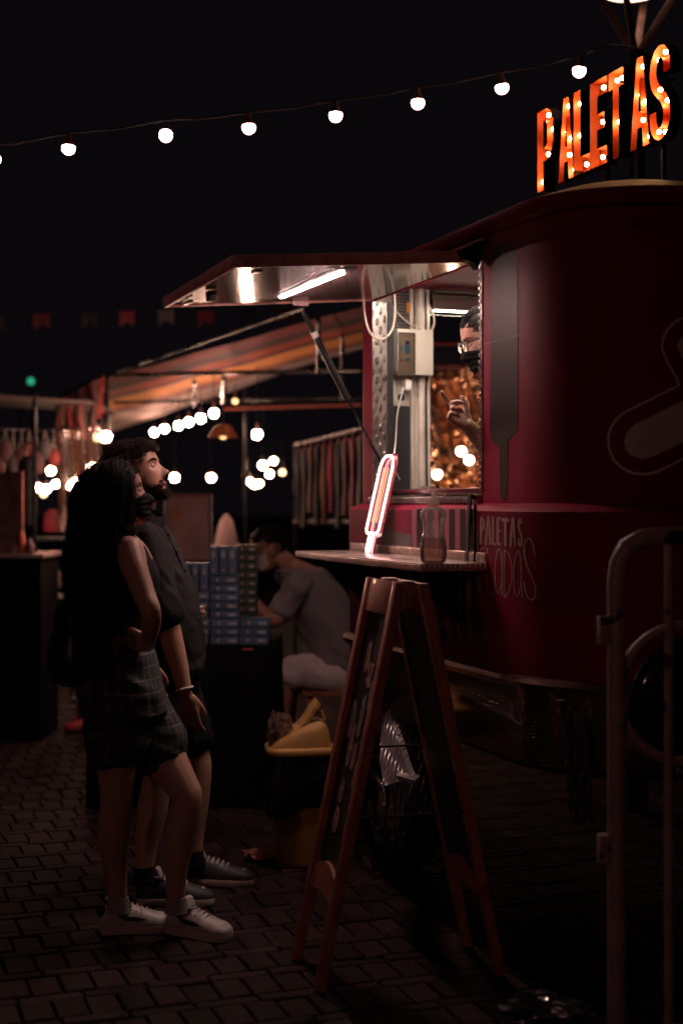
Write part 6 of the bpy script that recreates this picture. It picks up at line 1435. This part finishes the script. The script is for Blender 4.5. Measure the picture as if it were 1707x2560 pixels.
gt = px(140, 1490, 9.9); gs = thing('goods_stand', (gt.x, 10.0, 0), 'low dark shelf stand behind the hanging strips', 'stand')
for z in (gt.z - .02, px(0, 1345, 9.9).z - .01): mb = MB(); mb.box((.05, .1, z), (.5, .4, .02)); mb.build('shelf', M_DARKWALL, gs)
for x in (-.18, .28): mb = MB(); mb.bar((x, .1, 0), (x, .1, px(0, 1345, 9.9).z), .025); mb.build('upright', M_BLACKMET, gs)

# ------------------------------------------------------------------ board, paper lamp, garments
wb_ = px(470, 1395, 9.0); bd = thing('display_board', (wb_.x, 9.0, 0), 'pinkish display board with an orange label behind the cartons', 'board')
a, b = px(415, 1400, 9.0), px(527, 1238, 9.0)
mb = MB(); mb.box(((a.x + b.x) / 2 - wb_.x, 0, (a.z + b.z) / 2), (b.x - a.x, .02, b.z - a.z)); mb.build('board_panel', mat('pinkish_panel', (.62, .38, .34), .6, var=.15), bd)
for x in (a.x, b.x): mb = MB(); mb.bar((x - wb_.x, 0, 0), (x - wb_.x, 0, b.z), .02); mb.build('board_leg', M_STEEL, bd)
mb = MB(); mb.bar((a.x - wb_.x, 0, b.z), (b.x - wb_.x, 0, b.z), .022); mb.build('board_edge', mat('reddish_edge', (.4, .12, .09), .5), bd)
c_ = px(440, 1285, 8.98); mb = MB(); mb.box((c_.x - wb_.x, -.015, c_.z), (.09, .004, .055)); mb.build('label_card', mat('orange_card', (.75, .30, .13), .6), bd)
c_ = px(566, 1402, 9.3); pl_ = thing('cloth_cone', (c_.x, 9.3, 0), 'white cloth covered cone standing behind the cartons', 'cone')
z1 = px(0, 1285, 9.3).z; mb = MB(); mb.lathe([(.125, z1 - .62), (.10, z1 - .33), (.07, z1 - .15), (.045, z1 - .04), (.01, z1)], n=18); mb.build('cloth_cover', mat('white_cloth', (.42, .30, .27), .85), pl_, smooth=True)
mb = MB(); mb.tube([(0, 0, 0), (0, 0, z1 - .6)], .02, 8); mb.build('stand', M_BLACKMET, pl_)
ra, rb2 = px(738, 1112, 10.6), px(930, 1066, 8.9); rkx = thing('clothes_rail', (ra.x, ra.y, 0), 'clothes rail of dark garments behind the truck', 'clothes rail'); kx = -rkx.location
pipe(ra, rb2, .014, 'rail', rkx, None, kx); 
for p in (ra, rb2): pipe(p, (p.x, p.y, 0), .014, 'rail_post', rkx, None, kx)
za, zb = px(738, 1305, 10.6), px(930, 1305, 8.9); pipe(za, zb, .02, 'lower_bar', rkx, mat('dull_bar', (.10, .08, .08), .6), kx)
GC = [((.03, .025, .028), 'black'), ((.05, .05, .06), 'charcoal'), ((.16, .06, .04), 'rust'), ((.025, .02, .022), 'jet black'), ((.22, .10, .05), 'tan'), ((.30, .008, .03), 'crimson'), ((.06, .075, .085), 'slate blue'), ((.12, .04, .045), 'plum'), ((.20, .03, .04), 'red brown'), ((.09, .085, .09), 'mid grey'), ((.06, .05, .055), 'dark grey')]
for k, (c, nm) in enumerate(GC):
    f = (k + .6) / len(GC); p = ra.lerp(rb2, f); g_ = thing('garment', p, '%s garment hanging on the clothes rail behind the truck' % nm, 'garment', 'garments on the rail')
    q = MB(); rings = []; L_ = .52 + .06 * math.sin(k * 2.3)
    for j in range(8):
        z = -.05 - L_ * j / 7; w = .14 * min(1, .45 + j * .2); t = .018 + .008 * math.sin(j + k)
        rings.append([Vector((t * math.cos(2 * PI * i / 14) + .006 * math.sin(i * 2 + k), w * math.sin(2 * PI * i / 14), z)) for i in range(14)])
    q.rings(rings); q.build('cloth', mat('garment_%d' % k, tuple(x * .5 for x in c), .8, 0, var=.2), g_, smooth=True)
    q = MB(); q.tube([(0, 0, .015), (0, .012, .0), (0, 0, -.02), (0, -.12, -.06)], .003, 6); q.build('hanger', mat('orange_hanger', (.4, .12, .05), .5), g_)

# ------------------------------------------------------------------ bunting
bn = thing('bunting', px(330, 775, 11), 'line of swallow tailed paper flags strung across the dark sky', 'bunting'); bo = -bn.location
cable('bunting_string', [tuple(px(u, v, 11) + bo) for u, v in ((-60, 792), (105, 784), (225, 783), (318, 778), (415, 775), (515, 778), (620, 772), (760, 765))], .002, M_BLACK, bn)
for k, (u, v, c) in enumerate(((-10, 788, (.05, .04, .05)), (105, 784, (.20, .03, .05)), (225, 783, (.06, .05, .06)), (318, 778, (.35, .05, .08)), (415, 775, (.25, .22, .24)), (515, 778, (.30, .04, .06)), (620, 772, (.10, .10, .08)), (712, 768, (.2, .03, .04)))):
    c0 = px(u, v, 11) + bo; s = 40 / F * 11; q = MB(); P = [(-s / 2, 0), (s / 2, 0), (s / 2 * .92, -s * .95), (0, -s * .62), (-s / 2 * .92, -s * .95)]
    q.add([c0 + Vector((x, .02 * math.sin(x * 30 + k), z)) for x, z in P] + [c0 + Vector((x, .002 + .02 * math.sin(x * 30 + k), z)) for x, z in P], [(0, 1, 2, 3), (0, 3, 4), (8, 7, 6, 5), (9, 8, 5)] + [(i, (i + 1) % 5, 5 + (i + 1) % 5, 5 + i) for i in range(5)])
    q.build('flag', mat('flag_paper_%d' % k, c, .8), bn)

# ------------------------------------------------------------------ crouching passer-by and box seat low at the left
kn = Vector((px(225, 1800, 9.6).x, 9.6, 0)); kp = thing('person', kn, 'person in dark clothes and red shoes sitting low behind the woman', 'person'); k0 = -kn
G = lambda u, v, Y=9.6: px(u, v, Y) + k0
body = MB(); body_h = Matrix.Translation(G(240, 1405)) @ Matrix.Rotation(R(200), 4, 'Z'); head_into(body, body_h)
torso(body, [(G(262, 1452), .07, .065), (G(268, 1480), .17, .09), (G(270, 1550), .18, .11), (G(272, 1640), .17, .12), (G(272, 1700), .17, .13)], Vector((-1, 0, 0)), Vector((0, 1, 0)))
la_ = [(*G(272, 1690, 9.5), .085), (*G(228, 1690, 9.45), .07), (*G(216, 1720, 9.45), .055), (*G(224, 1790, 9.45), .05), (*G(230, 1850, 9.45), .038), (*G(226, 1885, 9.45), .034)]
lb_ = [(*G(272, 1690, 9.72), .085), (*G(240, 1690, 9.78), .07), (*G(234, 1720, 9.8), .055), (*G(244, 1850, 9.8), .036)]
limb(body, la_); limb(body, lb_); limb(body, [(*G(268, 1490, 9.42), .05), (*G(250, 1590, 9.4), .042), (*G(228, 1680, 9.42), .03)])
remesh(body, 'body', M_SKINW, .010, kp, 2)
q = MB(); torso(q, [(G(266, 1470), .15, .09), (G(270, 1550), .2, .13), (G(272, 1640), .19, .14), (G(272, 1705), .19, .15)], Vector((-1, 0, 0)), Vector((0, 1, 0)))
for l_ in (la_, lb_): limb(q, [(*l_[0][:3], .10), (*l_[1][:3], .085), (*l_[2][:3], .068)])
remesh(q, 'dark_clothes', M_CLOTHB, .012, kp, 2)
q = MB(); q.ell(body_h @ Vector((-.02, 0, .02)), (.115, .095, .125), 18, 12); q.build('hair', M_HAIRW, kp, smooth=True)
for l_ in (la_, lb_):
    f_ = Vector(l_[-1][:3]); shoe(kp, (f_.x + .08, f_.y, 0), (f_.x - .3, f_.y - .12, 0), mat('red_shoe', (.35, .006, .03), .5), M_BLACK, mat('red_shoe'), .25, name='shoe')
bs = thing('low_bench', (kn.x + .12, 9.62, 0), 'low dark bench under the person in red shoes', 'bench'); hz = G(272, 1742).z
mb = MB(); mb.box((.02, 0, hz), (.45, .5, .03)); mb.build('seat', M_DARKWALL, bs)
for x in (-.15, .2): mb = MB(); mb.box((x, 0, hz / 2), (.04, .44, hz - .03)); mb.build('leg', M_DARKWALL, bs)
b1 = px(170, 1822, 9.9); b2 = thing('crate_stool', (b1.x, 9.9, 0), 'small folding stool with a pale seat on the paving', 'stool')
zz_ = b1.z + .02; mb = MB(); mb.box((0, 0, zz_), (.20, .25, .028)); mb.build('seat', mat('pale_stool_seat', (.26, .17, .15), .6), b2, bevel=.003)
for s in (-1, 1):
    for y in (-.1, .1): mb = MB(); mb.bar((-.09 * s, y, 0), (.09 * s, y, zz_ - .014), .02); mb.build('leg', mat('red_brown_leg', (.2, .06, .05), .5), b2)
mb = MB(); mb.bar((-.1, 0, .09), (.1, 0, .09), .012); mb.build('rung', mat('red_brown_leg'), b2)

# ------------------------------------------------------------------ gold foil curtain beyond the truck window
fo = px(1140, 1120, 9.6); fc = thing('foil_curtain', (fo.x, fo.y, fo.z - .55), 'crumpled gold foil curtain glowing beyond the truck window', 'curtain')
def foil(p, q):
    x = (p - .5) * .66; z = q * 1.1; k = noise.noise(Vector((x * 5, z * 3, 1))) * .09 + abs(noise.noise(Vector((x * 14 + z * 5, z * 6, 4)))) * .06 + noise.noise(Vector((x * 30, z * 22, 9))) * .016
    return Vector((x, k + .05 * math.sin(x * 14 + z * 2), z))
mb = MB(); mb.grid(foil, 60, 70); mb.build('foil_sheet', mat('gold_foil', (.82, .47, .29), .22, 1, var=.15), fc)
mb = MB(); mb.tube([(-.36, 0, 1.1), (.36, 0, 1.1)], .015, 8); mb.build('curtain_rod', mat('red_pipe', (.30, .04, .025), .4), fc, smooth=True)
mb = MB(); mb.tube([(-.36, -.15, 1.24), (.36, -.15, 1.24)], .015, 8); mb.build('curtain_rod', mat('red_pipe'), fc, smooth=True)
for x in (-.36, .36): mb = MB(); mb.tube([(x, 0, -(fo.z - .55)), (x, 0, 1.1)], .015, 8); mb.build('curtain_post', mat('red_pipe'), fc, smooth=True)
LF = emis('warm_foil_bulb', (1, .62, .42), 30)
for (u, v) in ((1152, 1128), (1172, 1150), (1092, 1186), (1158, 1060)): lamp_at(u, v, 9.2, .03, LF, 'warm bulb glowing in front of the gold foil curtain', .7, 'bulbs before the gold foil')
